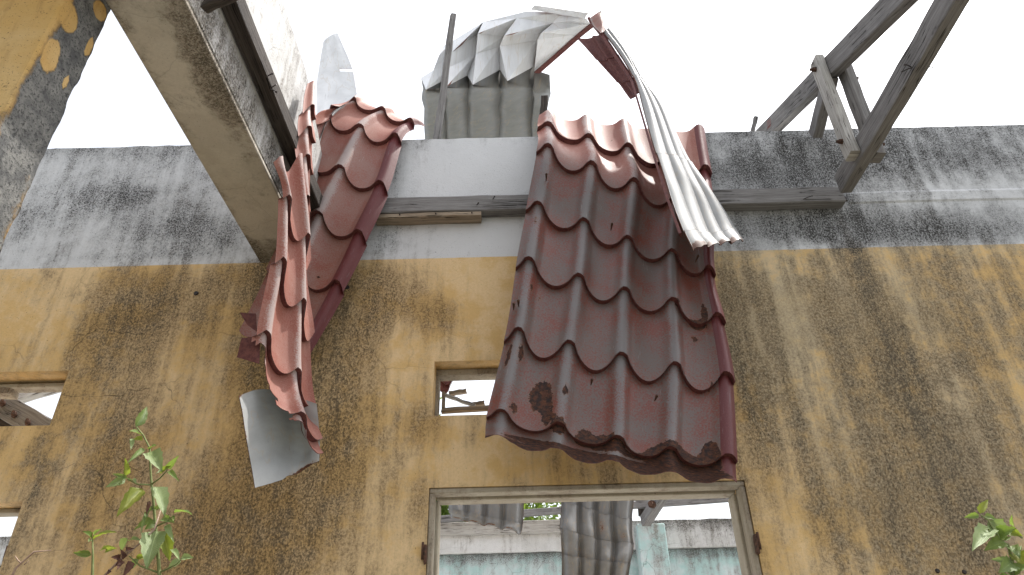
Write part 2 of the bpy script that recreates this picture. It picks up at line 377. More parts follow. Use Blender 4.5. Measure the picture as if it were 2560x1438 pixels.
def timber(name, p0, p1, wd, ht, mat, parent=None, side=None, seg=8, jit=0.0015, cham=0.004, seed=0):
    """squared timber: p0-p1 is its axis, wd along side vector, ht across"""
    p0, p1 = Vector(p0), Vector(p1)
    d = (p1 - p0); L = d.length; d.normalize()
    s = Vector(side) if side is not None else Vector((1, 0, 0))
    s = (s - d * s.dot(d)).normalized(); t = d.cross(s).normalized()
    a, b, c = wd / 2, ht / 2, cham
    sec = [(-a + c, -b), (a - c, -b), (a, -b + c), (a, b - c), (a - c, b), (-a + c, b), (-a, b - c), (-a, -b + c)]
    per, acc = [], 0.0
    for k in range(9):
        if k: acc += math.hypot(sec[k % 8][0] - sec[k - 1][0], sec[k % 8][1] - sec[k - 1][1])
        per.append(acc)
    r = random.Random(seed + int(L * 1000))
    u0 = r.random() * 9
    V, Fc, UV = [], [], []
    for i in range(seg + 1):
        f = i / seg
        bend = (r.random() - .5) * 2 * jit, (r.random() - .5) * 2 * jit
        for k, (x, y) in enumerate(sec):
            jj = (r.random() - .5) * 2 * jit, (r.random() - .5) * 2 * jit
            e = (r.random() - .5) * jit * 4 if i in (0, seg) else 0
            V.append(p0 + d * (L * f + e) + s * (x + bend[0] + jj[0]) + t * (y + bend[1] + jj[1]))
    for i in range(seg):
        for k in range(8):
            k2 = (k + 1) % 8
            Fc.append((i * 8 + k, i * 8 + k2, (i + 1) * 8 + k2, (i + 1) * 8 + k))
            ua, ub = u0 + L * i / seg, u0 + L * (i + 1) / seg
            UV += [(ua, per[k]), (ua, per[k + 1]), (ub, per[k + 1]), (ub, per[k])]
    Fc.append(tuple(range(7, -1, -1))); UV += [(u0 + sec[k][0] * .3, sec[k][1]) for k in range(7, -1, -1)]
    Fc.append(tuple(seg * 8 + k for k in range(8))); UV += [(u0 + 3 + sec[k][0] * .3, sec[k][1]) for k in range(8)]
    return mesh_obj(name, V, Fc, mat, parent, uvs=UV)

def tube(pts, radii, n=6):
    V, Fc = [], []
    pts = [Vector(p) for p in pts]
    for i, p in enumerate(pts):
        d = (pts[min(i + 1, len(pts) - 1)] - pts[max(i - 1, 0)]).normalized()
        s = d.orthogonal().normalized(); t = d.cross(s)
        if i and V:
            pv = (V[-n] - pts[i - 1]); pv = (pv - d * pv.dot(d))
            if pv.length > 1e-6: s = pv.normalized(); t = d.cross(s)
        for k in range(n):
            a = 2 * math.pi * k / n
            V.append(p + (s * math.cos(a) + t * math.sin(a)) * radii[i])
    for i in range(len(pts) - 1):
        for k in range(n):
            Fc.append((i * n + k, i * n + (k + 1) % n, (i + 1) * n + (k + 1) % n, (i + 1) * n + k))
    Fc.append(tuple(range(n - 1, -1, -1))); Fc.append(tuple((len(pts) - 1) * n + k for k in range(n)))
    return V, Fc
def rod(name, pts, r, mat, parent=None, n=6):
    rr = r if isinstance(r, (list, tuple)) else [r] * len(pts)
    V, Fc = tube(pts, rr, n)
    return mesh_obj(name, V, Fc, mat, parent, smooth=True)
def bolt(parent, p, d, r=0.009, L=0.03, name='bolt'):
    p, d = Vector(p), Vector(d).normalized()
    V, Fc = tube([p, p + d * L * 0.55, p + d * L * 0.56, p + d * L], [r * 1.5, r * 1.5, r, r * 0.9], 6)
    return mesh_obj(name, V, Fc, M['iron'], parent)
def nail(parent, p, q, r=0.0022, name='nail'):
    p, q = Vector(p), Vector(q)
    m = p.lerp(q, 0.55) + Vector((0.002, 0, 0.003))
    e = (q - m).normalized()
    V, Fc = tube([p, m, q, q + e * 0.0005, q + e * 0.002], [r, r, r, r * 2.1, r * 2.1], 6)
    return mesh_obj(name, V, Fc, M['nail'], parent)

def blobs(P, lst):
    """P: Nx2 array of wall (x,z); blobs (px,py,rx,ry,strength[,tilt]) measured in the photo on plane y=0"""
    out = np.zeros(len(P))
    for b in lst:
        c = at(b[0], b[1]); s = (c - CAM).dot(FW) / FPX
        dx, dz = (P[:, 0] - c.x) / (b[2] * s), (P[:, 1] - c.z) / (b[3] * s)
        out += b[4] * np.exp(-(dx * dx + dz * dz))
    return out

# ------------------------------------------------------------------ ground
def disc_ground():
    R, V, Fc = 900.0, [], []
    rings = [0, 6, 20, 80, 300, R]
    n = 48
    V.append((0, 0, 0))
    for r in rings[1:]:
        for k in range(n): V.append((r * math.cos(2 * math.pi * k / n), r * math.sin(2 * math.pi * k / n), 0))
    for k in range(n): Fc.append((0, 1 + k, 1 + (k + 1) % n))
    for i in range(len(rings) - 2):
        for k in range(n):
            a, b = 1 + i * n + k, 1 + i * n + (k + 1) % n
            Fc.append((a, a + n, b + n, b))
    o = mesh_obj('ground', V, Fc, M['ground'])
    o['kind'] = 'structure'; o['label'] = 'bare dirt and concrete ground below the ruined wall'
disc_ground()
V, Fc = [], []
for j in range(12):
    for i in range(24): V.append((-6 + 12 * i / 23, 0.2 + 5.4 * j / 11, 0.03))
for j in range(11):
    for i in range(23): Fc.append((j * 24 + i, j * 24 + i + 1, j * 24 + i + 25, j * 24 + i + 24))
M['floor'] = simple('pale_concrete', (0.40, 0.405, 0.41), (0.56, 0.565, 0.57), 4, 0.9)  # unseen slab, added and kept pale to bounce light onto the canopy underside
o = mesh_obj('floor', V, Fc, M['floor']); o['kind'] = 'structure'; o['label'] = 'unseen pale concrete floor of the roofless room behind the wall, added to bounce light upward'

# ------------------------------------------------------------------ the main wall
ZT = at(1200, 344).z
TH = 0.18
def rect(pxl, pyt, pxr, pyb):
    a, b = at(pxl, pyt), at(pxr, pyb)
    return (a.x, b.z, b.x, a.z)       # x0,z0,x1,z1
xl = at(172, 936).x
zc = lambda px, py: at(px, py).z
OPEN = [(-3.4, zc(90, 1067), xl, zc(100, 934)),
        (-3.4, 1.1, xl - 0.005, zc(40, 1254)),
        (at(1079, 950).x, zc(1150, 1038), at(1079, 950).x + 0.62, zc(1150, 902)),
        (at(1072, 1240).x, 0.0, at(1864, 1215).x, zc(1300, 1214))]
STAIN = {
 'r': [(720, 900, 120, 330, .8), (700, 1280, 110, 260, 1.0), (640, 690, 90, 60, .7), (850, 800, 90, 160, .6), (980, 740, 130, 110, .5),
       (1110, 800, 55, 60, .5), (870, 1060, 90, 200, .4), (480, 1370, 110, 110, .55), (400, 760, 150, 120, .5), (250, 830, 70, 160, .35), (1060, 1060, 45, 60, .35),
       (300, 1180, 120, 150, .35), (2130, 640, 30, 130, .6), (2100, 560, 24, 50, .6), (2138, 640, 22, 60, .8), (2165, 720, 22, 60, .7), (2230, 900, 50, 180, .5), (2320, 1150, 70, 200, .6), (2430, 1350, 80, 140, .5),
       (1870, 1000, 80, 240, .45), (2050, 780, 60, 160, .35), (2400, 760, 160, 140, .22), (2150, 1250, 160, 220, .4), (2400, 900, 100, 40, .3),
       (1840, 720, 70, 90, .35), (2480, 1100, 140, 130, .3), (1040, 1230, 30, 120, .25), (950, 610, 60, 60, .3), (1130, 600, 40, 60, .3), (610, 600, 50, 60, .4), (1270, 1030, 40, 60, .2)],
 'g': [(430, 570, 120, 60, .62), (330, 490, 90, 40, .5), (560, 590, 60, 50, .5), (250, 500, 150, 100, .38), (420, 400, 60, 40, .35), (1960, 430, 200, 90, .6), (2150, 380, 170, 70, .4), (2100, 560, 90, 60, .75),
       (2300, 580, 250, 60, .5), (1860, 560, 120, 60, .4), (2450, 380, 160, 70, .45), (2000, 400, 260, 60, .25), (2000, 570, 200, 45, .3), (2420, 575, 200, 40, .3), (2100, 420, 420, 110, .22), (150, 420, 240, 90, .15), (400, 640, 260, 25, .3), (2145, 660, 26, 110, .9), (2085, 540, 30, 50, .6), (2110, 580, 22, 50, .8), (2250, 900, 60, 160, .4), (2320, 1120, 80, 160, .42),
       (1000, 430, 40, 120, .3), (960, 590, 50, 60, .45), (700, 1000, 120, 300, .3), (860, 850, 80, 200, .35), (400, 770, 150, 120, .42), (250, 900, 50, 200, .35), (300, 1150, 160, 200, .35),
       (100, 1150, 140, 200, .25), (480, 1350, 120, 140, .35), (2100, 1000, 260, 320, .22), (2440, 1250, 140, 200, .36), (1850, 800, 70, 160, .35), (560, 420, 60, 120, .3), (60, 560, 60, 60, .3), (700, 1370, 120, 100, .35)],
 'c': [(1230, 740, 120, 150, .5), (1010, 890, 55, 90, .3), (1180, 1160, 190, 55, .4), (1010, 1390, 55, 90, .35), (1940, 1290, 60, 130, .35), (100, 800, 120, 80, .28), (555, 1060, 60, 90, .3), (290, 1230, 70, 40, .2),
       (1180, 430, 190, 110, .45), (1230, 590, 120, 60, .45), (170, 1130, 60, 60, .15), (2400, 480, 300, 40, .1), (120, 430, 160, 60, .1)],
 'b': [(200, 640, 300, 40, .2), (150, 790, 190, 130, .45), (120, 1130, 130, 120, .4), (2100, 760, 340, 130, .4), (2350, 1150, 300, 320, .42), (1950, 450, 280, 100, .55), (2350, 570, 300, 60, .6),
       (1880, 580, 120, 50, .5), (1000, 1000, 90, 130, .3), (960, 830, 130, 60, .3), (250, 1000, 80, 180, .3), (2400, 400, 200, 80, .3), (60, 1340, 60, 90, .4), (1890, 850, 90, 200, .35), (300, 480, 250, 90, .25), (640, 1180, 70, 200, .3)],
}
def build_wall():
    X0, X1 = -4.6, 4.6
    xs = set(np.round(np.arange(X0, X1 + .001, 0.045), 4).tolist()); zs = set(np.round(np.arange(0, ZT, 0.045), 4).tolist())
    for (a, b, c, d) in OPEN:
        for v in (a, c): xs = {x for x in xs if abs(x - v) > 0.012} | {v}
        for v in (b, d): zs = {z for z in zs if abs(z - v) > 0.012} | {v}
    led0, led1 = zc(2300, 504), zc(2300, 478)
    for v in (led0 - 0.006, led0 + 0.004, led1 - 0.012, led1 + 0.004): zs = {z for z in zs if abs(z - v) > 0.008} | {v}
    xled = at(2115, 490).x
    for v in (xled, xled + 0.006): xs = {x for x in xs if abs(x - v) > 0.004} | {v}
    zs = {z for z in zs if z < ZT - 0.03} | {ZT - 0.02, ZT - 0.004, ZT}
    xs, zs = sorted(xs), sorted(zs)
    nx, nz = len(xs), len(zs)
    V, S = [], []
    for side in (0, 1):
        for j, z in enumerate(zs):
            for x in xs:
                y = 0.0 if side == 0 else TH
                zz = z
                if j >= nz - 3:
                    k = (j - nz + 3) / 2.0
                    rough = 0.020 if x < -1.2 else 0.008
                    zz += rough * k * (mnoise.noise(Vector((x * 7, 3, 0))) + .6 * mnoise.noise(Vector((x * 23, 3, 0))))
                    if j == nz - 1: y += 0.006 if side == 0 else -0.006
                if side == 0 and x >= xled + 0.003 and led0 - 0.001 <= z <= led1 - 0.006: y -= 0.007
                y += 0.004 * mnoise.noise(Vector((x * 1.7, z * 1.7, 9 + side))) * (1 if j < nz - 1 else 0)
                V.append((x, y, zz))
    P = np.array([(v[0], v[2]) for v in V])
    r, g, b = blobs(P, STAIN['r']), blobs(P, STAIN['g']), blobs(P, STAIN['b'])
    low = 1 / (1 + np.exp((P[:, 1] - ZB) / 0.03))
    cl = blobs(P, STAIN['c'])
    r = np.clip((np.clip(r, 0, 1.0) + 0.45 * np.clip(g, 0, 1) * low) * 1.0 + 0.37 * low + 0.02 - cl, 0, 1.15) * (0.55 + 0.45 * low); g = np.clip(g * (1 - 0.5 * low) + 0.08 + 0.16 * (1 - low) - cl, 0, 1.05); b = np.clip(b + 0.08 + 0.36 * (P[:, 0] > 0.9) - cl, 0, 1)
    # grime band at the wall head and just under openings
    g += 0.42 * np.exp(-((P[:, 1] - ZT) / 0.09) ** 2) * (0.35 + 0.65 * ((P[:, 0] < -1.0) | (P[:, 0] > 0.9)))
    ca = np.clip(blobs(P, [(320, 1000, 330, 330, 1.3), (900, 800, 200, 220, .6), (350, 420, 200, 70, .5)]), 0.0, 1)
    cols = np.stack([r, g, b, ca], 1)
    Fc = []
    n = nx * nz
    gone = lambda i, j: any(a - 1e-4 <= (xs[i] + xs[i + 1]) / 2 <= c + 1e-4 and bb - 1e-4 <= (zs[j] + zs[j + 1]) / 2 <= d + 1e-4 for a, bb, c, d in OPEN)
    hole = [[gone(i, j) for j in range(nz - 1)] for i in range(nx - 1)]
    for i in range(nx - 1):
        for j in range(nz - 1):
            if hole[i][j]: continue
            a = j * nx + i
            Fc.append((a, a + 1, a + nx + 1, a + nx))
            Fc.append((n + a, n + a + nx, n + a + nx + 1, n + a + 1))
            for (di, dj, e) in ((-1, 0, (a + nx, a)), (1, 0, (a + 1, a + nx + 1)), (0, -1, (a, a + 1)), (0, 1, (a + nx + 1, a + nx))):
                ii, jj = i + di, j + dj
                if not (0 <= ii < nx - 1 and 0 <= jj < nz - 1) or hole[ii][jj]:
                    p, q = e
                    Fc.append((q, p, n + p, n + q))
    root = thing('plaster_wall', (0, 0, 0), 'long stained wall painted ochre below and white above, with a doorway and small windows', 'wall')
    mesh_obj('wall_body', V, Fc, M['wall'], root, cols={'stain': cols})
    return root
WALL = build_wall()

def box_mesh(x0, y0, z0, x1, y1, z1, b=0.004, step=0.06):
    """box with small bevelled edges, subdivided; returns verts, faces"""
    xs = [x0, x0 + b] + list(np.linspace(x0 + b, x1 - b, max(2, int((x1 - x0) / step) + 1))[1:-1]) + [x1 - b, x1]
    ys = [y0, y0 + b] + list(np.linspace(y0 + b, y1 - b, max(2, int((y1 - y0) / step) + 1))[1:-1]) + [y1 - b, y1]
    zs = [z0, z0 + b] + list(np.linspace(z0 + b, z1 - b, max(2, int((z1 - z0) / step) + 1))[1:-1]) + [z1 - b, z1]
    idx, V, Fc = {}, [], []
    nx, ny, nz = len(xs), len(ys), len(zs)
    def vid(i, j, k):
        if (i, j, k) not in idx:
            q = [xs[i], ys[j], zs[k]]
            ext = (i in (0, nx - 1)) + (j in (0, ny - 1)) + (k in (0, nz - 1))
            if ext >= 2:
                if i in (0, nx - 1): q[0] += b * .45 * (1 if i == 0 else -1)
                if j in (0, ny - 1): q[1] += b * .45 * (1 if j == 0 else -1)
                if k in (0, nz - 1): q[2] += b * .45 * (1 if k == 0 else -1)
            idx[(i, j, k)] = len(V); V.append(tuple(q))
        return idx[(i, j, k)]
    for i in range(nx - 1):
        for j in range(ny - 1):
            Fc.append((vid(i, j, 0), vid(i, j + 1, 0), vid(i + 1, j + 1, 0), vid(i + 1, j, 0)))
            Fc.append((vid(i, j, nz - 1), vid(i + 1, j, nz - 1), vid(i + 1, j + 1, nz - 1), vid(i, j + 1, nz - 1)))
    for i in range(nx - 1):
        for k in range(nz - 1):
            Fc.append((vid(i, 0, k), vid(i + 1, 0, k), vid(i + 1, 0, k + 1), vid(i, 0, k + 1)))
            Fc.append((vid(i, ny - 1, k), vid(i, ny - 1, k + 1), vid(i + 1, ny - 1, k + 1), vid(i + 1, ny - 1, k)))
    for j in range(ny - 1):
        for k in range(nz - 1):
            Fc.append((vid(0, j, k), vid(0, j, k + 1), vid(0, j + 1, k + 1), vid(0, j + 1, k)))
            Fc.append((vid(nx - 1, j, k), vid(nx - 1, j + 1, k), vid(nx - 1, j + 1, k + 1), vid(nx - 1, j, k + 1)))
    return V, Fc
def stain_cols(V, f):
    return np.array([tuple(f(*v)) + (1.0,) for v in V])
def plaster_box(name, b6, mat, parent, f, bev=0.004, step=0.06, rough=0.0):
    V, Fc = box_mesh(*b6, b=bev, step=step)
    if rough:
        V = [tuple(Vector(v) + Vector((mnoise.noise(Vector(v) * 9 + Vector((7, 0, 0))), mnoise.noise(Vector(v) * 9), mnoise.noise(Vector(v) * 9 + Vector((0, 5, 0))))) * rough) for v in V]
    return mesh_obj(name, V, Fc, mat, parent, cols={'stain': stain_cols(V, f)})

# door frame: jambs and head set into the doorway, a rusty rebate line along them
dx0, dz0, dx1, dz1 = OPEN[3]
df = mesh_frame = bpy.data.objects.new('door_frame', None); COL.objects.link(df); df.parent = WALL
fr = lambda x, y, z: (0.2 + 0.7 * math.exp(-((y - 0.035) / 0.018) ** 2), 0.15, 0.0)
FWD = 0.022
plaster_box('head', (dx0 + 0.001, 0.006, dz1 - FWD, dx1 - 0.001, 0.075, dz1 - 0.001), M['frame'], df, fr)
plaster_box('head_rebate', (dx0 + FWD, 0.076, dz1 - FWD - 0.012, dx1 - FWD, 0.155, dz1 - 0.002), M['frame'], df, lambda x, y, z: (0.15, 0.1, 0))
for s in (0, 1):
    xa, xb = (dx0 + 0.001, dx0 + FWD) if s == 0 else (dx1 - FWD, dx1 - 0.001)
    plaster_box('jamb', (xa, 0.006, 0.0, xb, 0.075, dz1 - FWD - 0.001), M['frame'], df, fr)
    xa, xb = (dx0 + 0.002, dx0 + FWD + 0.012) if s == 0 else (dx1 - FWD - 0.012, dx1 - 0.002)
    plaster_box('jamb_rebate', (xa, 0.076, 0.0, xb, 0.165, dz1 - FWD - 0.014), M['frame'], df, lambda x, y, z: (0.15, 0.1, 0))
def hinge(px, py, sgn):
    c = at(px, py, -0.016)
    V, Fc = box_mesh(c.x - 0.006, -0.016, c.z - 0.035, c.x + 0.006, 0.004, c.z + 0.035, b=0.003, step=0.02)
    V = [tuple(Vector(v) + Vector((mnoise.noise(Vector(v) * 60), 0, mnoise.noise(Vector(v) * 50 + Vector((4, 0, 0))))) * 0.006) for v in V]
    o = mesh_obj('hinge', V, Fc, M['iron'], df)
    rod('hinge_pin', [c + Vector((sgn * 0.010, 0.004, -0.02)), c + Vector((sgn * 0.010, 0.004, 0.045))], 0.005, M['iron'], df)
hinge(1062, 1385, -1); hinge(1893, 1360, 1)

# window frames: thin timber linings standing back in the openings
def lining(o4, depth0, depth1, parent):
    x0, z0, x1, z1 = o4
    n = bpy.data.objects.new('window_frame', None); COL.objects.link(n); n.parent = parent
    g = lambda x, y, z: (0.35, 0.2, 0)
    plaster_box('frame_head', (x0 + .001, depth0, z1 - 0.03, x1 - .001, depth1, z1 - .001), M['frame'], n, g)
    plaster_box('frame_side', (x0 + .001, depth0, z0 + .001, x0 + 0.022, depth1, z1 - 0.032), M['frame'], n, g)
    plaster_box('frame_side', (x1 - 0.022, depth0, z0 + .001, x1 - .001, depth1, z1 - 0.032), M['frame'], n, g)
    return n
lining(OPEN[2], 0.085, 0.16, WALL)
def head_bar(o4, parent):
    n = bpy.data.objects.new('window_frame', None); COL.objects.link(n); n.parent = parent
    plaster_box('frame_head', (o4[0] + .001, 0.10, o4[3] - 0.02, o4[2] - .001, 0.17, o4[3] - .001), M['frame'], n, lambda x, y, z: (0.3, 0.25, 0))
head_bar(OPEN[0], WALL); head_bar(OPEN[1], WALL)
# bolt holes and stubs in the wall face
for (px, py) in ((490, 733), (868, 718), (2345, 1427), (2412, 1430)):
    c = at(px, py, -0.004)
    V, Fc = tube([c + Vector((0, -0.003, 0)), c + Vector((0, 0.006, 0))], [0.006, 0.010] if py > 1400 else [0.010, 0.013], 8)
    mesh_obj('wall_plug', V, Fc, M['nail'], WALL)

# ------------------------------------------------------------------ cross wall with its beam, upper left
XB0, XB1 = atz(640, 640, ZB).x, atz(461, 0, ZB).x
def cross_wall():
    root = thing('cross_wall', (XB0, -1, ZB), 'white streaky upper wall on a concrete beam running out from the ochre wall, upper left', 'wall')
    def soff(x, y, z):
        f = (x - XB0) / (XB1 - XB0)
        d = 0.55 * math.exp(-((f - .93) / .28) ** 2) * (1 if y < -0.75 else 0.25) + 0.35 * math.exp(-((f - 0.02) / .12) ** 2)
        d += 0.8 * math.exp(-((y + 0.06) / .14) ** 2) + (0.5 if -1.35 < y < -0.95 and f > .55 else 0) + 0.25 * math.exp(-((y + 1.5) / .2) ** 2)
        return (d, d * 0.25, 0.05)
    def side(x, y, z):
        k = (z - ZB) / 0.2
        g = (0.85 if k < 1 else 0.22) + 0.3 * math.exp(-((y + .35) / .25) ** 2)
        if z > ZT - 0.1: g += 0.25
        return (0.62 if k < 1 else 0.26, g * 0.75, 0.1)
    ysh = lambda y, z: y
    zb2 = ZB + 0.02
    V, Fc = box_mesh(XB0, -4.2, ZB, XB1, -0.001, zb2, b=0.004, step=0.05)
    mesh_obj('beam_soffit', V, Fc, M['soffit'], root, cols={'stain': stain_cols(V, soff)})
    V, Fc = box_mesh(XB0 + .001, -4.2, zb2 + 0.0005, XB1 + 0.002, -0.003, ZT + 0.02, b=0.006, step=0.06)
    W = []
    for v in V:
        x, y, z = v
        if y > -0.5 and z > ZT - 0.3:      # broken corner next to the main wall
            lim = ZT + 0.02 - max(0, (y + 0.5)) * 0.45 - 0.02 * abs(mnoise.noise(Vector((y * 14, 0, 2))))
            z = min(z, lim)
        if z > ZT - 0.02: z += 0.012 * mnoise.noise(Vector((y * 6, x * 5, 1)))
        W.append((x, y, z))
    mesh_obj('wall_body', W, Fc, M['white'], root, cols={'stain': stain_cols(W, side)})
    c = atx(782, 190, XB1 + 0.01)
    return root
CROSS = cross_wall()
lz = ZB + 0.225
t = thing('ledger_timber', (XB1 + 0.04, -1.0, lz), 'dark timber rail fixed along the side of the white cross wall', 'timber')
timber('rail', (XB1 + 0.038, -3.2, lz + 0.02), (XB1 + 0.038, -0.12, lz + 0.02), 0.062, 0.085, M['wood_dark'], t, side=(1, 0, 0), seg=14)
p = atx(676, 208, XB1 + 0.07)
for a, b in (((670, 190), (680, 185)), ((675, 222), (690, 212)), ((676, 224), (690, 230))):
    nail(t, atx(a[0], a[1], XB1 + 0.071), at(b[0], b[1], atx(a[0], a[1], XB1 + 0.071).y - 0.01))
t = thing('timber_stub', atx(514, 17, -0.90), 'dark timber stub crossing the rail at the top edge', 'timber')
a, b = atx(514, 17, -0.90), atx(650, -46, -0.70)
timber('stub', a, b, 0.03, 0.035, M['wood_dark'], t, side=(0.6, 0.8, 0), seg=6)

# ------------------------------------------------------------------ column, left edge
def column():
    pe = atz(290, 0, ZB)
    xr, yb = XB0 + 0.0, pe.y
    yb = atx(290, 0, xr).y
    yf = atx(158, 0, xr).y
    root = thing('plaster_column', (xr - 0.3, yf + 0.15, 0), 'ochre plaster column peeling to grey render at the left edge of the frame', 'column')
    ISL = []
    for (px, py, rx, ry, tl) in ((172, 45, 24, 44, 0), (127, 140, 22, 52, 0), (250, 28, 20, 26, 0), (222, 118, 9, 34, 0), (165, 205, 8, 22, 0)):
        c = atx(px, py, xr); s = (c - CAM).dot(FW) / FPX
        ISL.append((c.y, c.z, rx * s * 1.25, ry * s * 1.05))
    def f(x, y, z):
        if x > xr - 0.012:
            k = (y - yf) / (yb - yf)                        # 0 near corner, 1 far edge
            edge = 0.12 + 0.10 * math.sin(z * 4.0)
            if z < 2.5: edge += (2.5 - z) * 0.35
            r = 0.85 / (1 + math.exp((edge - k) / 0.07))
            r *= 0.62 + 0.38 / (1 + math.exp((k - 0.80) / 0.05)) if z < 2.7 else 1.0
            g = 0.62 * math.exp(-((k - 1) / .09) ** 2) + 0.3 * math.exp(-((k - .62) / .2) ** 2)
            b = 0
            for (cy, cz, ry, rz) in ISL:
                b = max(b, 1.0 - 0.5 * (((y - cy) / ry) ** 2 + ((z - cz) / rz) ** 2))
            return (r, g, max(0, b))
        d = xr - x
        return (0.34 * math.exp(-(d / 0.03) ** 2), 0.1, 0)
    V, Fc = box_mesh(xr - 0.45, yf, 0, xr, yb, ZB + 0.9, b=0.006, step=0.018)
    W = []
    for v in V:
        x, y, z = v
        if y > yb - 0.01:
            y += 0.007 * mnoise.noise(Vector((z * 11, x * 5, 0))) + 0.005 * mnoise.noise(Vector((z * 37, x * 9, 0)))
        x += 0.004 * mnoise.noise(Vector((y * 8, z * 8, 1)))
        W.append((x, y, z))
    mesh_obj('column_shaft', W, Fc, M['column'], root, cols={'stain': stain_cols(W, f)})
column()

# ------------------------------------------------------------------ profiled metal sheets
def cr1(ts, vals, t):
    """Catmull-Rom through vals (n,m,3) at ts with a parameter per sample t (m,)"""
    ts = np.asarray(ts, float); n = len(ts)
    tan = np.empty_like(vals)
    for i in range(n):
        a, b = max(0, i - 1), min(n - 1, i + 1)
        tan[i] = (vals[b] - vals[a]) / (ts[b] - ts[a])
    k = np.clip(np.searchsorted(ts, t, side='right') - 1, 0, n - 2)
    m = np.arange(vals.shape[1])
    h = (ts[k + 1] - ts[k]); x = (t - ts[k]) / h
    p0, p1, m0, m1 = vals[k, m], vals[k + 1, m], tan[k, m] * h[:, None], tan[k + 1, m] * h[:, None]
    X = np.clip(x, 0, 1)[:, None]
    r = (2 * X**3 - 3 * X**2 + 1) * p0 + (X**3 - 2 * X**2 + X) * m0 + (-2 * X**3 + 3 * X**2) * p1 + (X**3 - X**2) * m1
    lo, hi = np.minimum(x, 0)[:, None], np.maximum(x - 1, 0)[:, None]
    return r + lo * m0 + hi * m1

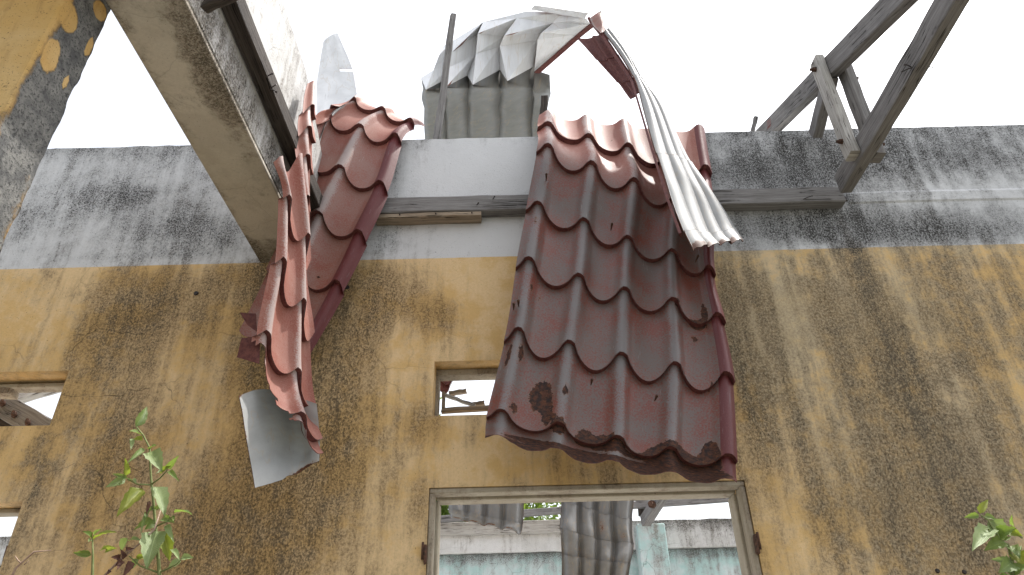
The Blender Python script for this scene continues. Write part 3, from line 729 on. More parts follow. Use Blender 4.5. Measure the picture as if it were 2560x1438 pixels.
def sheet(root, us, vs, grid, u0, u1, w0, w1, sign, amp=0.035, step=0.018, sc=0.2, seed=0, rust=(), keep=None, lap=None, lapl=None,
          dent=0.006, nu=10, nv=6, fold=False, mats=None, pale=None, name='tile', thick=0.0025, ragged=0.0, split=0.72, w_list=None, crestf=1.0, topflat=0.0):
    G = np.array([[tuple(at(*p)) for p in row] for row in grid])           # rows(v) x cols(u) x 3
    us = np.asarray(us, float); vs = np.asarray(vs, float)
    rg = np.random.RandomState(seed)
    K = [(rg.uniform(-2.6, 2.6), rg.uniform(-2.2, 2.2), rg.uniform(0, 6.28)) for _ in range(9)]
    def dn(u, v):
        s = np.zeros_like(u)
        for i, (a, b, c) in enumerate(K): s += np.sin(a * (1 + .35 * i) * u + b * (1 + .35 * i) * v + c) / (1 + .5 * i)
        return s / 2.2
    def base(u, v):
        R = np.stack([cr1(us, np.repeat(G[r][:, None, :], len(u), 1), u) for r in range(len(vs))])
        return cr1(vs, R, v)
    def prof(u):
        f = np.abs(u - np.round(u))
        if fold == 'lobe':
            return -np.abs(np.sin(np.pi * u)) ** .8
        if fold == 'saw':
            q = np.mod(u, 1.0)
            return np.where(q < .86, q / .86, (1 - q) / .14) - .5
        if fold:
            return np.where(f < .5, 1 - 2 * f, 0) - .35
        return np.where(f < .25, ((1 + np.cos(np.pi * np.minimum(f, .25) / .25)) / 2) ** .8, 0) - np.where(f >= .22, .26 * (1 - ((.5 - f) / .28) ** 2), 0)
    def scal(u):
        q = np.clip((np.abs(u - np.round(u)) - .10) / .40, 0, 1)
        return sc * np.sin(np.pi / 2 * q) ** .75
    def surf(u, w, k, hstep):
        v = w + scal(u)
        e = 0.02
        du = base(u + e, v) - base(u - e, v); dv = base(u, v + e) - base(u, v - e)
        n = np.cross(du, dv); n /= np.linalg.norm(n, axis=1)[:, None] + 1e-12
        n *= sign
        h = amp * prof(u) + step * hstep + dent * dn(u, v)
        return base(u, v) + n * h[:, None]
    ub = [u0] + [k + split for k in range(int(math.floor(u0)) - 1, int(math.ceil(u1)) + 1) if u0 + .12 < k + split < u1 - .12] + [u1]
    if lap: ub = [x for x in ub if x < u1 - lap - .05 or x == u0] + [u1 - lap, u1]
    if lapl: ub = [u0, u0 + lapl] + [x for x in ub[1:] if x > u0 + lapl + .05]
    wb = w_list or ([w0] + [k for k in range(int(math.floor(w0)) + 1, int(math.ceil(w1))) if w0 + .08 < k < w1 - .02] + [w1])
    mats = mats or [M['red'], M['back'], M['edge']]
    for ci in range(len(wb) - 1):
        k = math.floor((wb[ci] + wb[ci + 1]) / 2)
        for cj in range(len(ub) - 1):
            a, b = ub[cj], ub[cj + 1]
            islap = (lap and cj == len(ub) - 2) or (lapl and cj == 0)
            NU = max(3, int(round((b - a) * nu)) + 1); NV = max(3, int(round((wb[ci + 1] - wb[ci]) * nv)) + 1)
            U, Wg = np.meshgrid(np.linspace(a, b, NU + 1), np.linspace(wb[ci], wb[ci + 1], NV + 1))
            T = Wg - k
            if ci == 0 and topflat:
                Wg = Wg - topflat * scal(U) * (1 - np.linspace(0, 1, NV + 1))[:, None] ** 1.5
                T = Wg - k
            rows_u, rows_w, rows_h = list(U), list(Wg), list(np.clip(T, 0, 1) ** 1.3)
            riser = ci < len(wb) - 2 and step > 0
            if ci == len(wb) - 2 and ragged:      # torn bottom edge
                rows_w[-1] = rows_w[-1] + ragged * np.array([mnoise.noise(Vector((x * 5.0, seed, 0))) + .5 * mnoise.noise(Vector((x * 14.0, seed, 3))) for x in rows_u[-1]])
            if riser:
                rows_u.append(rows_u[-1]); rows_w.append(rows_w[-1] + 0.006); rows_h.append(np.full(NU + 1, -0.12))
            nr = len(rows_u)
            fu, fw_, fh = np.concatenate(rows_u), np.concatenate(rows_w), np.concatenate(rows_h)
            P = surf(fu, fw_, k, fh)
            e = 0.012
            tu = surf(fu + e, fw_, k, fh) - surf(fu - e, fw_, k, fh)
            slope = 1.0 / max(1e-6, 1.0)
            tv = surf(fu, fw_ + e, k, np.clip(fh + e, -1, 2)) - surf(fu, fw_ - e, k, np.clip(fh - e, -1, 2))
            n = np.cross(tu, tv); n /= np.linalg.norm(n, axis=1)[:, None] + 1e-12; n *= sign
            B = P - n * thick
            N1 = len(P); c1 = NU + 1
            V = np.concatenate([P, B])
            q, mi, nrm = [], [], []
            vv = fw_ + scal(fu)
            kp = np.ones((nr - 1, NU), bool)
            if keep is not None:
                for i in range(nr - 1):
                    for j in range(NU):
                        kp[i, j] = keep(float(rows_u[i][j:j + 2].mean()), float((rows_w[i][j] + rows_w[i + 1][j]) / 2))
            if not kp.any(): continue
            def add(f, m, ns):
                q.append(f); mi.append(m); nrm.extend(ns)
            flat = lambda f: [tuple(x) for x in [np.cross(V[f[1]] - V[f[0]], V[f[2]] - V[f[0]])] * 4]
            for i in range(nr - 1):
                rs = riser and i == nr - 2
                for j in range(NU):
                    if not kp[i, j]: continue
                    a0 = i * c1 + j
                    f = (a0, a0 + 1, a0 + c1 + 1, a0 + c1)
                    if sign < 0: f = f[::-1]
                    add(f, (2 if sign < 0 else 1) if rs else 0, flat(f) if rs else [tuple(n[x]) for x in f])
                    g = tuple(x + N1 for x in f[::-1])
                    if not rs: add(g, 1, [tuple(-n[x - N1]) for x in g])
                    elif sign > 0: add(g, 1, flat(g))
                    for di, dj, (p_, q_) in ((-1, 0, (a0, a0 + 1)), (1, 0, (a0 + c1 + 1, a0 + c1)), (0, -1, (a0 + c1, a0)), (0, 1, (a0 + 1, a0 + c1 + 1))):
                        ii, jj = i + di, j + dj
                        if not (0 <= ii < nr - 1 and 0 <= jj < NU) or not kp[ii, jj]:
                            f2 = (q_, p_, p_ + N1, q_ + N1)
                            if sign < 0: f2 = f2[::-1]
                            add(f2, 2, flat(f2))
            cr = np.clip(prof(fu), 0, 1) * crestf
            ru = np.zeros(N1)
            for (bu, bv, rU, rV, s) in rust:
                ru += s * np.exp(-(((fu - bu) / rU) ** 2 + ((vv - bv) / rV) ** 2))
            pl = np.array([pale(float(x), float(y)) for x, y in zip(fu, vv)]) if pale else np.full(N1, 0.35)
            mk = np.stack([np.clip(ru, 0, 1), cr, np.full(N1, 1.0 if islap else 0.0), pl], 1)
            UV = np.stack([fu + seed * 3.1, vv * 1.5], 1)
            nn = [tuple(Vector(x).normalized()) for x in nrm]
            UV2, mk2 = np.concatenate([UV, UV]), np.concatenate([mk, mk])
            used = sorted({i for f in q for i in f})
            re_ = {j: i for i, j in enumerate(used)}
            V, UV2, mk2 = V[used], UV2[used], mk2[used]
            q = [tuple(re_[i] for i in f) for f in q]
            mesh_obj('side_lap' if islap else name, V, q, mats, root, mi=mi, uvs=UV2, smooth=True, cols={'masks': mk2}, normals=nn)

def G(rows): return rows
# -- right hanging panel
def right_panel():
    root = thing('roof_sheet', at(1560, 380, -0.1), 'wide rusty red tile-profile metal roof panel hanging over the wall above the doorway', 'roof panel')
    Ys = [-0.02, -0.11, -0.22, -0.19, -0.21, -0.235, -0.265, -0.26]
    pts = [[(1372, 288), (1465, 298), (1558, 308), (1655, 316), (1745, 322)],
           [(1368, 330), (1469, 358), (1566, 382), (1662, 410), (1758, 434)],
           [(1370, 383), (1477, 425), (1582, 467), (1685, 506), (1770, 545)],
           [(1347, 522), (1460, 563), (1568, 606), (1677, 640), (1768, 681)],
           [(1324, 660), (1446, 703), (1559, 736), (1677, 763), (1788, 801)],
           [(1298, 836), (1422, 868), (1551, 897), (1683, 921), (1809, 946)],
           [(1256, 1038), (1397, 1069), (1542, 1102), (1672, 1130), (1813, 1149)],
           [(1250, 1102), (1392, 1133), (1530, 1164), (1676, 1190), (1813, 1207)]]
    grid = [[(x, y, Yv) for (x, y) in r] for r, Yv in zip(pts, Ys)]
    rust = [(0.62, 5.65, .22, .20, 1.0), (0.78, 5.95, .11, .14, .75), (1.05, 5.55, .07, .09, .75), (1.0, 6.05, .12, .16, .85), (0.1, 5.25, .07, .13, .8), (-.12, 5.3, .06, .16, .8),
            (.18, 5.9, .09, .10, .75), (0.05, 5.05, .06, .05, .7), (1.55, 6.18, .22, .10, .9), (1.9, 6.1, .25, .10, .95), (2.25, 6.3, .2, .07, .8),
            (2.75, 6.25, .3, .08, .9), (3.1, 6.05, .25, .15, .9), (3.45, 6.25, .28, .12, 1.0), (3.7, 6.1, .12, .2, .9), (0.6, 6.62, .35, .10, 1.0), (1.5, 6.66, .45, .12, 1.1), (2.4, 6.66, .5, .14, 1.2), (3.2, 6.6, .5, .2, 1.3), (1.75, 6.22, .38, .13, 1.0), (3.3, 6.2, .5, .12, 1.1), (1.9, 6.75, 1.8, .16, 1.1), (2, 7.12, 3, .17, 1.3), (2.7, 6.18, .16, .2, .9), (3.72, 6.05, .14, .25, 1.0), (2.95, 6.1, .12, .16, .8), (1.45, 6.05, .12, .12, .8), (3.7, 6.6, .3, .2, 1.1),
            (3.72, 4.0, .08, .22, .9), (3.55, 4.22, .2, .06, .85), (3.5, 4.5, .22, .06, .85), (0.0, 3.3, .05, .12, .7), (-.2, 3.15, .05, .06, .7), (0.1, 4.4, .05, .1, .7), (2.97, 3.5, .05, .05, .65), (1.55, 0.55, .04, .05, .66), (1.62, 0.72, .04, .05, .66), (0.3, 4.45, .05, .16, .62), (3.1, 4.0, .09, .04, .7), (3.7, 5.15, .08, .06, .7), (2.0, 4.95, .04, .04, .7), (3.0, 4.95, .05, .04, .7)]
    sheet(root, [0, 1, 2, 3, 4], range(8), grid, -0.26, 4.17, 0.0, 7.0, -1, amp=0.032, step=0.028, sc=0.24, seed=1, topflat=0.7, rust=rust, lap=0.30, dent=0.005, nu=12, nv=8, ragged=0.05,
          w_list=[0, 1, 2, 3, 4, 5, 6, 6.92], pale=lambda u, v: max(0.0, min(1.0, 1.0 - (v - 1.6) * 1.4)))  # sunlit upper courses painted lighter than the shaded ones below
    for (px, py, Y) in ((1366, 436, -.30), (1284, 760, -.31), (1296, 752, -.31), (1480, 950, -.33), (1642, 990, -.34), (1240 + 290, 560, -.27), (1745, 640, -.29)):
        p = at(px, py, Y)
        V, Fc = tube([p + Vector((0, 0.05, 0)), p, p + Vector((0, -0.002, 0)), p + Vector((0, -0.007, 0))], [.002, .006, .006, .003], 8)
        mesh_obj('screw', V, Fc, M['iron'], root)
right_panel()
# -- left inner panel
def left_panel():
    root = thing('roof_sheet', at(900, 330, -0.05), 'faded red metal roof panel with maroon side lap hanging left of the bare white wall', 'roof panel')
    pts = [[(895, 250), (974, 282), (1048, 312)],
           [(881, 264), (955, 290), (1024, 318)],
           [(819, 299), (903, 330), (990, 352)],
           [(768, 396), (856, 431), (955, 470)],
           [(712, 508), (803, 545), (903, 592)],
           [(655, 640), (750, 677), (848, 715)],
           [(590, 790), (685, 832), (772, 868)]]
    Ys = [0.06, 0.02, -0.06, -0.10, -0.12, -0.13, -0.14]
    ext = [(842, 262, .0), (826, 268, -.08), (775, 294, -.24), (746, 384, -.36), (722, 500, -.36), (672, 630, -.30), (610, 780, -.25)]
    grid = [[e] + [(x, y, Yv) for (x, y) in r] for e, r, Yv in zip(ext, pts, Ys)]
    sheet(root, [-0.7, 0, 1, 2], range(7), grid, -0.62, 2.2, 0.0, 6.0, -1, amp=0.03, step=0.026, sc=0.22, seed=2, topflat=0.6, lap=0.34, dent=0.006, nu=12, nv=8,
          pale=lambda u, v: 1.0 if v < 2.2 else 0.55, keep=lambda u, w: not (w > 4 and u < 0.35), rust=[(1.5, 5.0, .1, .05, .5)])  # upper courses paler, their sunlight put into the colour
left_panel()
# -- left outer strip, folded forward, facing the sun
def strip():
    root = thing('roof_sheet', at(720, 500, -0.3), 'narrow pink sunlit folded strip of metal roofing with a curled grey end, under the beam', 'roof panel')
    P = [[(722, 268, -.70), (752, 225, -.58), (786, 210, -.40)],
         [(712, 330, -.73), (748, 300, -.62), (783, 310, -.44)],
         [(694, 392, -.75), (742, 385, -.63), (772, 410, -.46)],
         [(705, 498, -.66), (750, 590, -.51), (760, 640, -.38)],
         [(690, 655, -.61), (741, 755, -.46), (771, 830, -.34)],
         [(652, 838, -.59), (727, 932, -.43), (775, 1015, -.31)],
         [(640, 960, -.58), (738, 1045, -.43), (790, 1110, -.32)],
         [(640, 1010, -.57), (750, 1090, -.43), (797, 1152, -.33)]]
    def keep(u, w):
        if w < 2: return 0.78 - 0.1 * math.sin(w * 9) < u < 1.62 + .1 * w + .06 * math.sin(w * 14)
        if w > 5: return u > (w - 5.05) * 0.98 - 0.2 + 0.12 * math.sin(w * 17) and w < 6.85
        return True
    sheet(root, [0, 1, 2], range(8), P, -0.22, 1.86, 2.0, 6.85, -1, amp=0.024, step=0.022, sc=0.30, seed=5, dent=0.005, nu=14, nv=9, keep=keep, pale=lambda u, v: 1.0,  # whole strip painted in the lighter sunlit tone
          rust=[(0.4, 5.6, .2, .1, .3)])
    Q = [[(771, 205, -.55), (780, 203, -.52), (790, 210, -.47)],
         [(754, 270, -.58), (769, 266, -.54), (784, 284, -.48)],
         [(741, 326, -.60), (760, 320, -.56), (782, 340, -.49)],
         [(735, 388, -.58), (756, 390, -.53), (776, 414, -.46)],
         [(742, 480, -.54), (756, 492, -.48), (770, 505, -.42)]]
    sheet(root, [-.42, 0, .42], range(5), Q, -.42, .42, 0, 4, -1, amp=0.014, step=0.02, sc=0.30, seed=9, dent=0.003, nu=18, nv=9, split=9, pale=lambda u, v: 1.0, topflat=.8, ragged=.04)
    # curled end showing its grey back
    E = [[(604, 988, -.63), (640, 975, -.50), (690, 977, -.42), (735, 990, -.375), (792, 1010, -.36)],
         [(618, 1062, -.58), (655, 1051, -.45), (705, 1051, -.37), (750, 1062, -.33), (800, 1080, -.32)],
         [(635, 1158, -.51), (672, 1142, -.39), (716, 1132, -.32), (760, 1124, -.285), (800, 1112, -.28)],
         [(644, 1216, -.53), (684, 1208, -.42), (722, 1192, -.35), (762, 1170, -.32), (799, 1155, -.31)]]
    sheet(root, [0, .35, .75, 1.1, 1.5], [0, 1, 1.7, 2], E, 0.0, 1.5, 0, 2.0, 1, amp=0.012, step=0.0, sc=0.0, seed=8, dent=0.003, nu=14, nv=8, ragged=0.012, name='curled_end', split=9,
          w_list=[0, 1.7, 2.0], mats=[M['red'], M['back_dull'], M['iron']], rust=[(1.1, 2.0, .4, .05, .7), (.1, 0, .3, .03, .4), (0, 1, .02, 2, .4)])
    # small bent ears on the left edge
    for pts, sd in (([[(600, 782, -.57), (640, 784, -.57)], [(618, 812, -.56), (642, 830, -.56)]], 3), ([[(604, 846, -.6), (652, 842, -.585)], [(592, 893, -.59), (648, 910, -.575)]], 4)):
        sheet(root, [0, 1], [0, 1], pts, 0, 1, 0, 1, -1, amp=0.0, step=0, sc=0, seed=sd, dent=0.004, nu=6, nv=6, name='bent_ear', split=9, mats=[M['edge'], M['back_dull'], M['edge']])
strip()
# -- upright torn flap
def flap():
    root = thing('torn_sheet', at(850, 290, 0.08), 'pale grey torn sheet metal flap standing upright behind the red panel', 'sheet metal')
    P = [[(808, 101, .12), (826, 90, .12), (843, 81, .12)],
         [(796, 175, .10), (840, 172, .12), (879, 168, .10)],
         [(791, 217, .09), (842, 215, .11), (889, 222, .08)],
         [(794, 316, .05), (826, 292, .09), (893, 252, .06)]]
    tear = lambda u, w: not (0.62 < u and 1.02 < w < 1.09) 
    sheet(root, [0, .5, 1], [0, 1, 1.5, 2.4], P, 0, 1, 0, 2.4, 1, amp=0.008, step=0, sc=0, seed=12, dent=0.004, nu=22, nv=28, keep=tear, name='flap', split=9, w_list=[0, 2.4], mats=[M['red'], M['back_white'], M['edge']])
flap()
# -- big curled canopy, seen from below
def canopy():
    root = thing('roof_sheet', at(1250, 330, 0.5), 'large crumpled roof sheet arching over the wall top, its pale ribbed underside showing', 'roof panel')
    def z(X, Yz, off=0.0):
        px, py = 1000 + X / 3.423, Yz / 3.423
        fx = min(1.0, max(0.0, (px - 1150) / 325))
        up = min(1.0, max(0.0, (194 - py) / 160))
        return at(px, py, 0.52 - up * (0.10 + 0.42 * fx) + off)
    A_hi = [z(180, 665, 0.034), z(372, 690, 0.085), z(575, 648, 0.085), z(855, 598, 0.085), z(1155, 565, 0.068), z(1150, 615, .0)]
    A_lo = [z(222, 768, -0.085), z(392, 744, -0.102), z(622, 726, -0.119), z(918, 692, -0.119), z(1150, 600, 0.034), z(1152, 615, .0)]
    T_ = [z(285, 600, 0.034), z(418, 582, 0.068), z(645, 470, 0.085), z(848, 402, 0.085), z(1172, 345, 0.085), z(1375, 415, .0)]
    T2 = [z(290, 590, -0.034), z(424, 574, -0.051), z(650, 462, -0.051), z(856, 396, -0.051), z(1180, 338, -0.051), z(1385, 410, .0)]
    U_ = [z(330, 480, 0.051), z(442, 452, 0.068), z(660, 295, 0.085), z(885, 312, 0.085), z(1205, 285, 0.085), z(1505, 300, .0)]
    U2 = [z(336, 472, -0.034), z(448, 444, -0.051), z(668, 285, -0.051), z(894, 304, -0.051), z(1214, 280, -0.034), z(1512, 296, .0)]
    V_ = [z(370, 392, 0.034), z(456, 345, 0.034), z(712, 188, 0.034), z(1000, 156, 0.034), z(1312, 196, 0.034), z(1622, 205, .0)]
    X_ = [None, None, z(735, 226, 0.051), z(1082, 97, 0.051), z(1360, 110, 0.051), z(1592, 160, .0)]
    def facet(tris, nm='tile', back='back_white', smooth=False):
        pts, key, F0 = [], {}, []
        for tr in tris:
            ids = []
            for q in tr:
                kk = (round(q.x, 5), round(q.y, 5), round(q.z, 5))
                if kk not in key: key[kk] = len(pts); pts.append(q)
                ids.append(key[kk])
            if len(set(ids)) < 3: continue
            a_, b_, c_ = (pts[i] for i in ids)
            if (b_ - a_).cross(c_ - a_).dot(CAM - a_) < 0: ids = [ids[0], ids[2], ids[1]]
            F0.append(tuple(ids))
        nv = [Vector((0, 0, 0)) for _ in pts]
        for f in F0:
            n = (pts[f[1]] - pts[f[0]]).cross(pts[f[2]] - pts[f[0]]).normalized()
            for i in f: nv[i] = nv[i] + n
        nn = len(pts)
        V = pts + [p - n.normalized() * .003 for p, n in zip(pts, nv)]
        Fc, mi, edges = [], [], {}
        for f in F0:
            Fc.append(f); mi.append(0); Fc.append(tuple(i + nn for i in f[::-1])); mi.append(1)
            for i in range(3):
                e = (f[i], f[(i + 1) % 3]); edges[tuple(sorted(e))] = edges.get(tuple(sorted(e)), []) + [e]
        for es in edges.values():
            if len(es) == 1:
                i, j = es[0]; Fc.append((j, i, i + nn, j + nn)); mi.append(2)
        UVs = [((q.x + q.y * .4) * 5, (q.z * .3 + q.y) * 5) for q in V]
        return mesh_obj(nm, V, Fc, [M[back], M['red'], M[back]], root, mi=mi, smooth=smooth, uvs=UVs, cols={'masks': [(0, 0, 0, .5)] * len(V)})
    # underside of the roof slope that still lies behind the crease
    def lowpt(f, w_, hi):
        x = (1054 + f * (1377 - 1054)) + w_ * 4 * (1 - 2 * f) + 3 * math.sin(f * 17 + w_ * 5)
        y = np.interp(w_, (0, .5, 1, 2, 3), (205, 226, 248, 306, 404))
        Yv = np.interp(w_, (0, .5, 1, 2, 3), (.55, .66, .84, 1.26, 2.17))
        return at(x, y, Yv + (0.035 if hi else -0.035) * (1 - .12 * w_))
    crease = []
    for k in range(6): crease += [A_hi[k], A_lo[k]]
    crease = crease[:10] + [at(1374, 188, .5)]
    fr_ = [(CRZ - 1053) / 324.0 for CRZ in (1052, 1066, 1108, 1116, 1168, 1182, 1250, 1268, 1334, 1340, 1377)]
    rows = [crease] + [[lowpt(f, w_, i % 2 == 0) for i, f in enumerate(fr_)] for w_ in (.4, .7, 1, 1.4, 2, 2.5, 3)]
    for i in range(0, 10, 2):
        tr = []
        for j in (i, i + 1):
            for r in range(len(rows) - 1):
                tr += [(rows[r][j], rows[r][j + 1], rows[r + 1][j + 1]), (rows[r][j], rows[r + 1][j + 1], rows[r + 1][j])]
        facet(tr, back='back_shaded', smooth=True)  # dark back stands in for the shade under the roof slope
    for k in range(5):
        facet([(A_lo[k], A_hi[k + 1], T_[k + 1]), (A_lo[k], T_[k + 1], T2[k]), (A_hi[k], A_lo[k], T_[k]), (A_lo[k], T2[k], T_[k])])
        facet([(T2[k], T_[k + 1], U_[k + 1]), (T2[k], U_[k + 1], U2[k]), (T_[k], T2[k], U_[k]), (T2[k], U2[k], U_[k])])
        facet([(U2[k], U_[k + 1], V_[k + 1]), (U2[k], V_[k + 1], V_[k]), (U_[k], U2[k], V_[k])])
        if k >= 2: facet([(V_[k], V_[k + 1], X_[k + 1]), (V_[k], X_[k + 1], X_[k])])
    facet([(z(1118, 84, .02), z(1580, 160, .0), z(1612, 112, -.03)), (z(1118, 84, .02), z(1612, 112, -.03), z(1150, 44, -.02)), (z(1150, 44, -.02), z(1612, 112, -.03), z(1600, 104, .06)), (z(1150, 44, -.02), z(1600, 104, .06), z(1160, 40, .07))], 'turned_edge')
    # maroon rolled right edge
    a = [z(1150, 615), z(1378, 415), z(1508, 298), z(1624, 205)]
    W, Fc = [], []
    for i, p in enumerate(a):
        for k, (dx, dz) in enumerate(((0, 0.012), (0.035, 0.0), (0.036, -0.012), (0.0, -0.006))): W.append(p + Vector((dx, 0, dz - 0.008)))
    for i in range(3):
        for k in range(4): Fc.append((i * 4 + k, i * 4 + (k + 1) % 4, i * 4 + 4 + (k + 1) % 4, i * 4 + 4 + k))
    Fc += [(3, 2, 1, 0), (12, 13, 14, 15)]
    mesh_obj('edge_fold', W, Fc, M['edge'], root)
canopy()
# -- folded white strip falling from the peak in front of the right panel
def hanging_strip():
    root = thing('roof_sheet', at(1500, 60, -0.05), 'long white ribbed strip of sheet metal folded down from the peak across the red panel', 'roof panel')
    A = [[(1500, 76, -.08), (1520, 80, -.04), (1531, 86, .0)],
         [(1542, 132, -.12), (1556, 134, -.08), (1566, 138, -.02)],
         [(1580, 190, -.18), (1592, 196, -.13), (1600, 205, -.08)],
         [(1604, 268, -.27), (1640, 268, -.18), (1652, 280, -.10)],
         [(1640, 386, -.40), (1690, 396, -.28), (1724, 412, -.18)],
         [(1674, 490, -.50), (1735, 494, -.36), (1780, 495, -.26)],
         [(1708, 582, -.58), (1775, 588, -.44), (1832, 575, -.32)],
         [(1735, 624, -.62), (1800, 616, -.48), (1856, 605, -.38)]]
    rust = [(0.2, 7.0, .4, .36, 1.0), (1.1, 7.05, .3, .34, 1.0), (2.1, 7.05, .3, .38, 1.0), (3.1, 7.0, .35, .42, 1.0), (3.9, 6.8, .2, .4, .9), (0, 4.1, .2, .06, .6), (1, 4.05, 2, .03, .45), (1.6, 6.1, 2.5, .03, .5)]
    sheet(root, [0, 2, 4], range(8), A, -0.1, 4.1, 0, 7.0, 1, fold='lobe', amp=0.026, step=0.004, sc=0.05, seed=31, dent=0.005, nu=12, nv=7, rust=rust, split=0.5, w_list=[0, 2, 4, 6, 7], ragged=0.08,
          mats=[M['red'], M['back'], M['iron']])
    B = [[(1448, 98, .12), (1490, 92, .0), (1504, 80, -.06)],
         [(1500, 152, .02), (1528, 150, -.06), (1545, 136, -.11)],
         [(1552, 206, -.06), (1570, 206, -.12), (1582, 194, -.17)],
         [(1588, 244, -.12), (1596, 236, -.18), (1600, 230, -.21)]]
    sheet(root, [0, 1, 1.6], [0, 1, 2, 3], B, 0, 1.6, 0, 3, -1, amp=0.02, step=0.006, sc=0.0, seed=33, dent=0.004, nu=10, nv=6, split=.5, mats=[M['edge'], M['back'], M['edge']], name='folded_wing')
    # maroon flange along its near edge
    L = [(1472, 44, -.10), (1504, 84, -.11), (1540, 140, -.15), (1581, 200, -.20), (1602, 268, -.29), (1637, 386, -.42), (1670, 490, -.52), (1704, 584, -.60)]
    W, Fc = [], []
    for i, q in enumerate(L):
        p = at(*q); wd = (0.045, 0.04, 0.038, 0.03, 0.026, 0.026, 0.026, 0.03)[i]
        for dx, dy in ((0, 0), (wd * .35, -0.006), (wd * .5, wd * .9), (wd * .44, wd * .9)): W.append(p + Vector((dx - .012, dy, 0)))
    for i in range(len(L) - 1):
        for k in range(4): Fc.append((i * 4 + k, i * 4 + (k + 1) % 4, i * 4 + 4 + (k + 1) % 4, i * 4 + 4 + k))
    n = len(L) * 4
    Fc += [(3, 2, 1, 0), (n - 4, n - 3, n - 2, n - 1)]
    mesh_obj('edge_fold', W, Fc, M['edge'], root)
    K = [[(1474, 46, -.12), (1500, 28, -.10), (1504, 30, -.08)], [(1484, 66, -.12), (1504, 54, -.11), (1510, 50, -.09)], [(1502, 82, -.13), (1508, 80, -.12), (1513, 76, -.1)]]
    sheet(root, [0, .7, 1], [0, 1, 2], K, 0, 1, 0, 2, -1, amp=0, step=0, sc=0, seed=35, dent=.003, nu=8, nv=5, name='peak_corner', split=9, w_list=[0, 2], rust=[(.8, 0, .3, .3, .6)], pale=lambda u, v: .5)
hanging_strip()

# ------------------------------------------------------------------ timbers on the main wall
zl = at(1200, 505, -0.06).z
xa, xb = at(905, 512, -0.06).x, at(2108, 492, -0.06).x
t = thing('wall_plate', ((xa + xb) / 2, -0.05, zl), 'long weathered timber wall plate running behind the hanging panels', 'timber')
zt_, zb_ = at(1250, 486, -0.07).z, at(1250, 525, -0.07).z
zmid, hh = (zt_ + zb_) / 2, (zt_ - zb_)
timber('plate', (xa, -0.036, zmid), (xb, -0.036, zmid), 0.066, hh * 0.95, M['wood'], t, side=(0, 1, 0), seg=16)
for (px, py, qx, qy) in ((2005, 500, 2030, 490), (1232, 498, 1236, 492), (1192, 512, 1196, 508)):
    nail(t, at(px, py, -0.068), at(qx, qy, -0.085))
t = thing('batten', at(1080, 535, -0.08), 'thin timber batten nailed under the left end of the wall plate', 'timber')
zz = zmid - hh / 2 - 0.016
timber('strip', (at(940, 533, -0.05).x, -0.034, zz), (at(1203, 530, -0.05).x, -0.034, zz), 0.07, 0.028, M['wood_brown'], t, side=(0, 1, 0), seg=8)
for px in (1000, 1090, 1180): nail(t, (at(px, 535, -0.07).x, -0.069, zz), (at(px, 535, -0.07).x, -0.074, zz))

# upright stick in front of the canopy
t = thing('timber_post', at(1094, 345, 0.3), 'slim grey timber stick standing upright before the curled sheet', 'timber')
timber('stick', at(1085, 400, 0.3), at(1133, 38, 0.26), 0.04, 0.035, M['wood'], t, side=(1, 0.5, 0), seg=10, jit=0.002)
# dark post piece at right end of the curled sheet
t = thing('timber_post', at(1358, 330, 0.25), 'short dark timber upright at the right end of the curled sheet', 'timber')
timber('post', at(1352, 360, 0.3), at(1362, 245, 0.3), 0.045, 0.04, M['wood_dark'], t, side=(1, 0, 0), seg=6)
t = thing('splinter', at(1886, 330, 0.12), 'short broken timber splinter poking above the wall beside the truss', 'timber')
timber('stick', at(1878, 345, 0.14), at(1890, 294, 0.12), 0.025, 0.02, M['wood'], t, side=(1, 0, 0), seg=4)

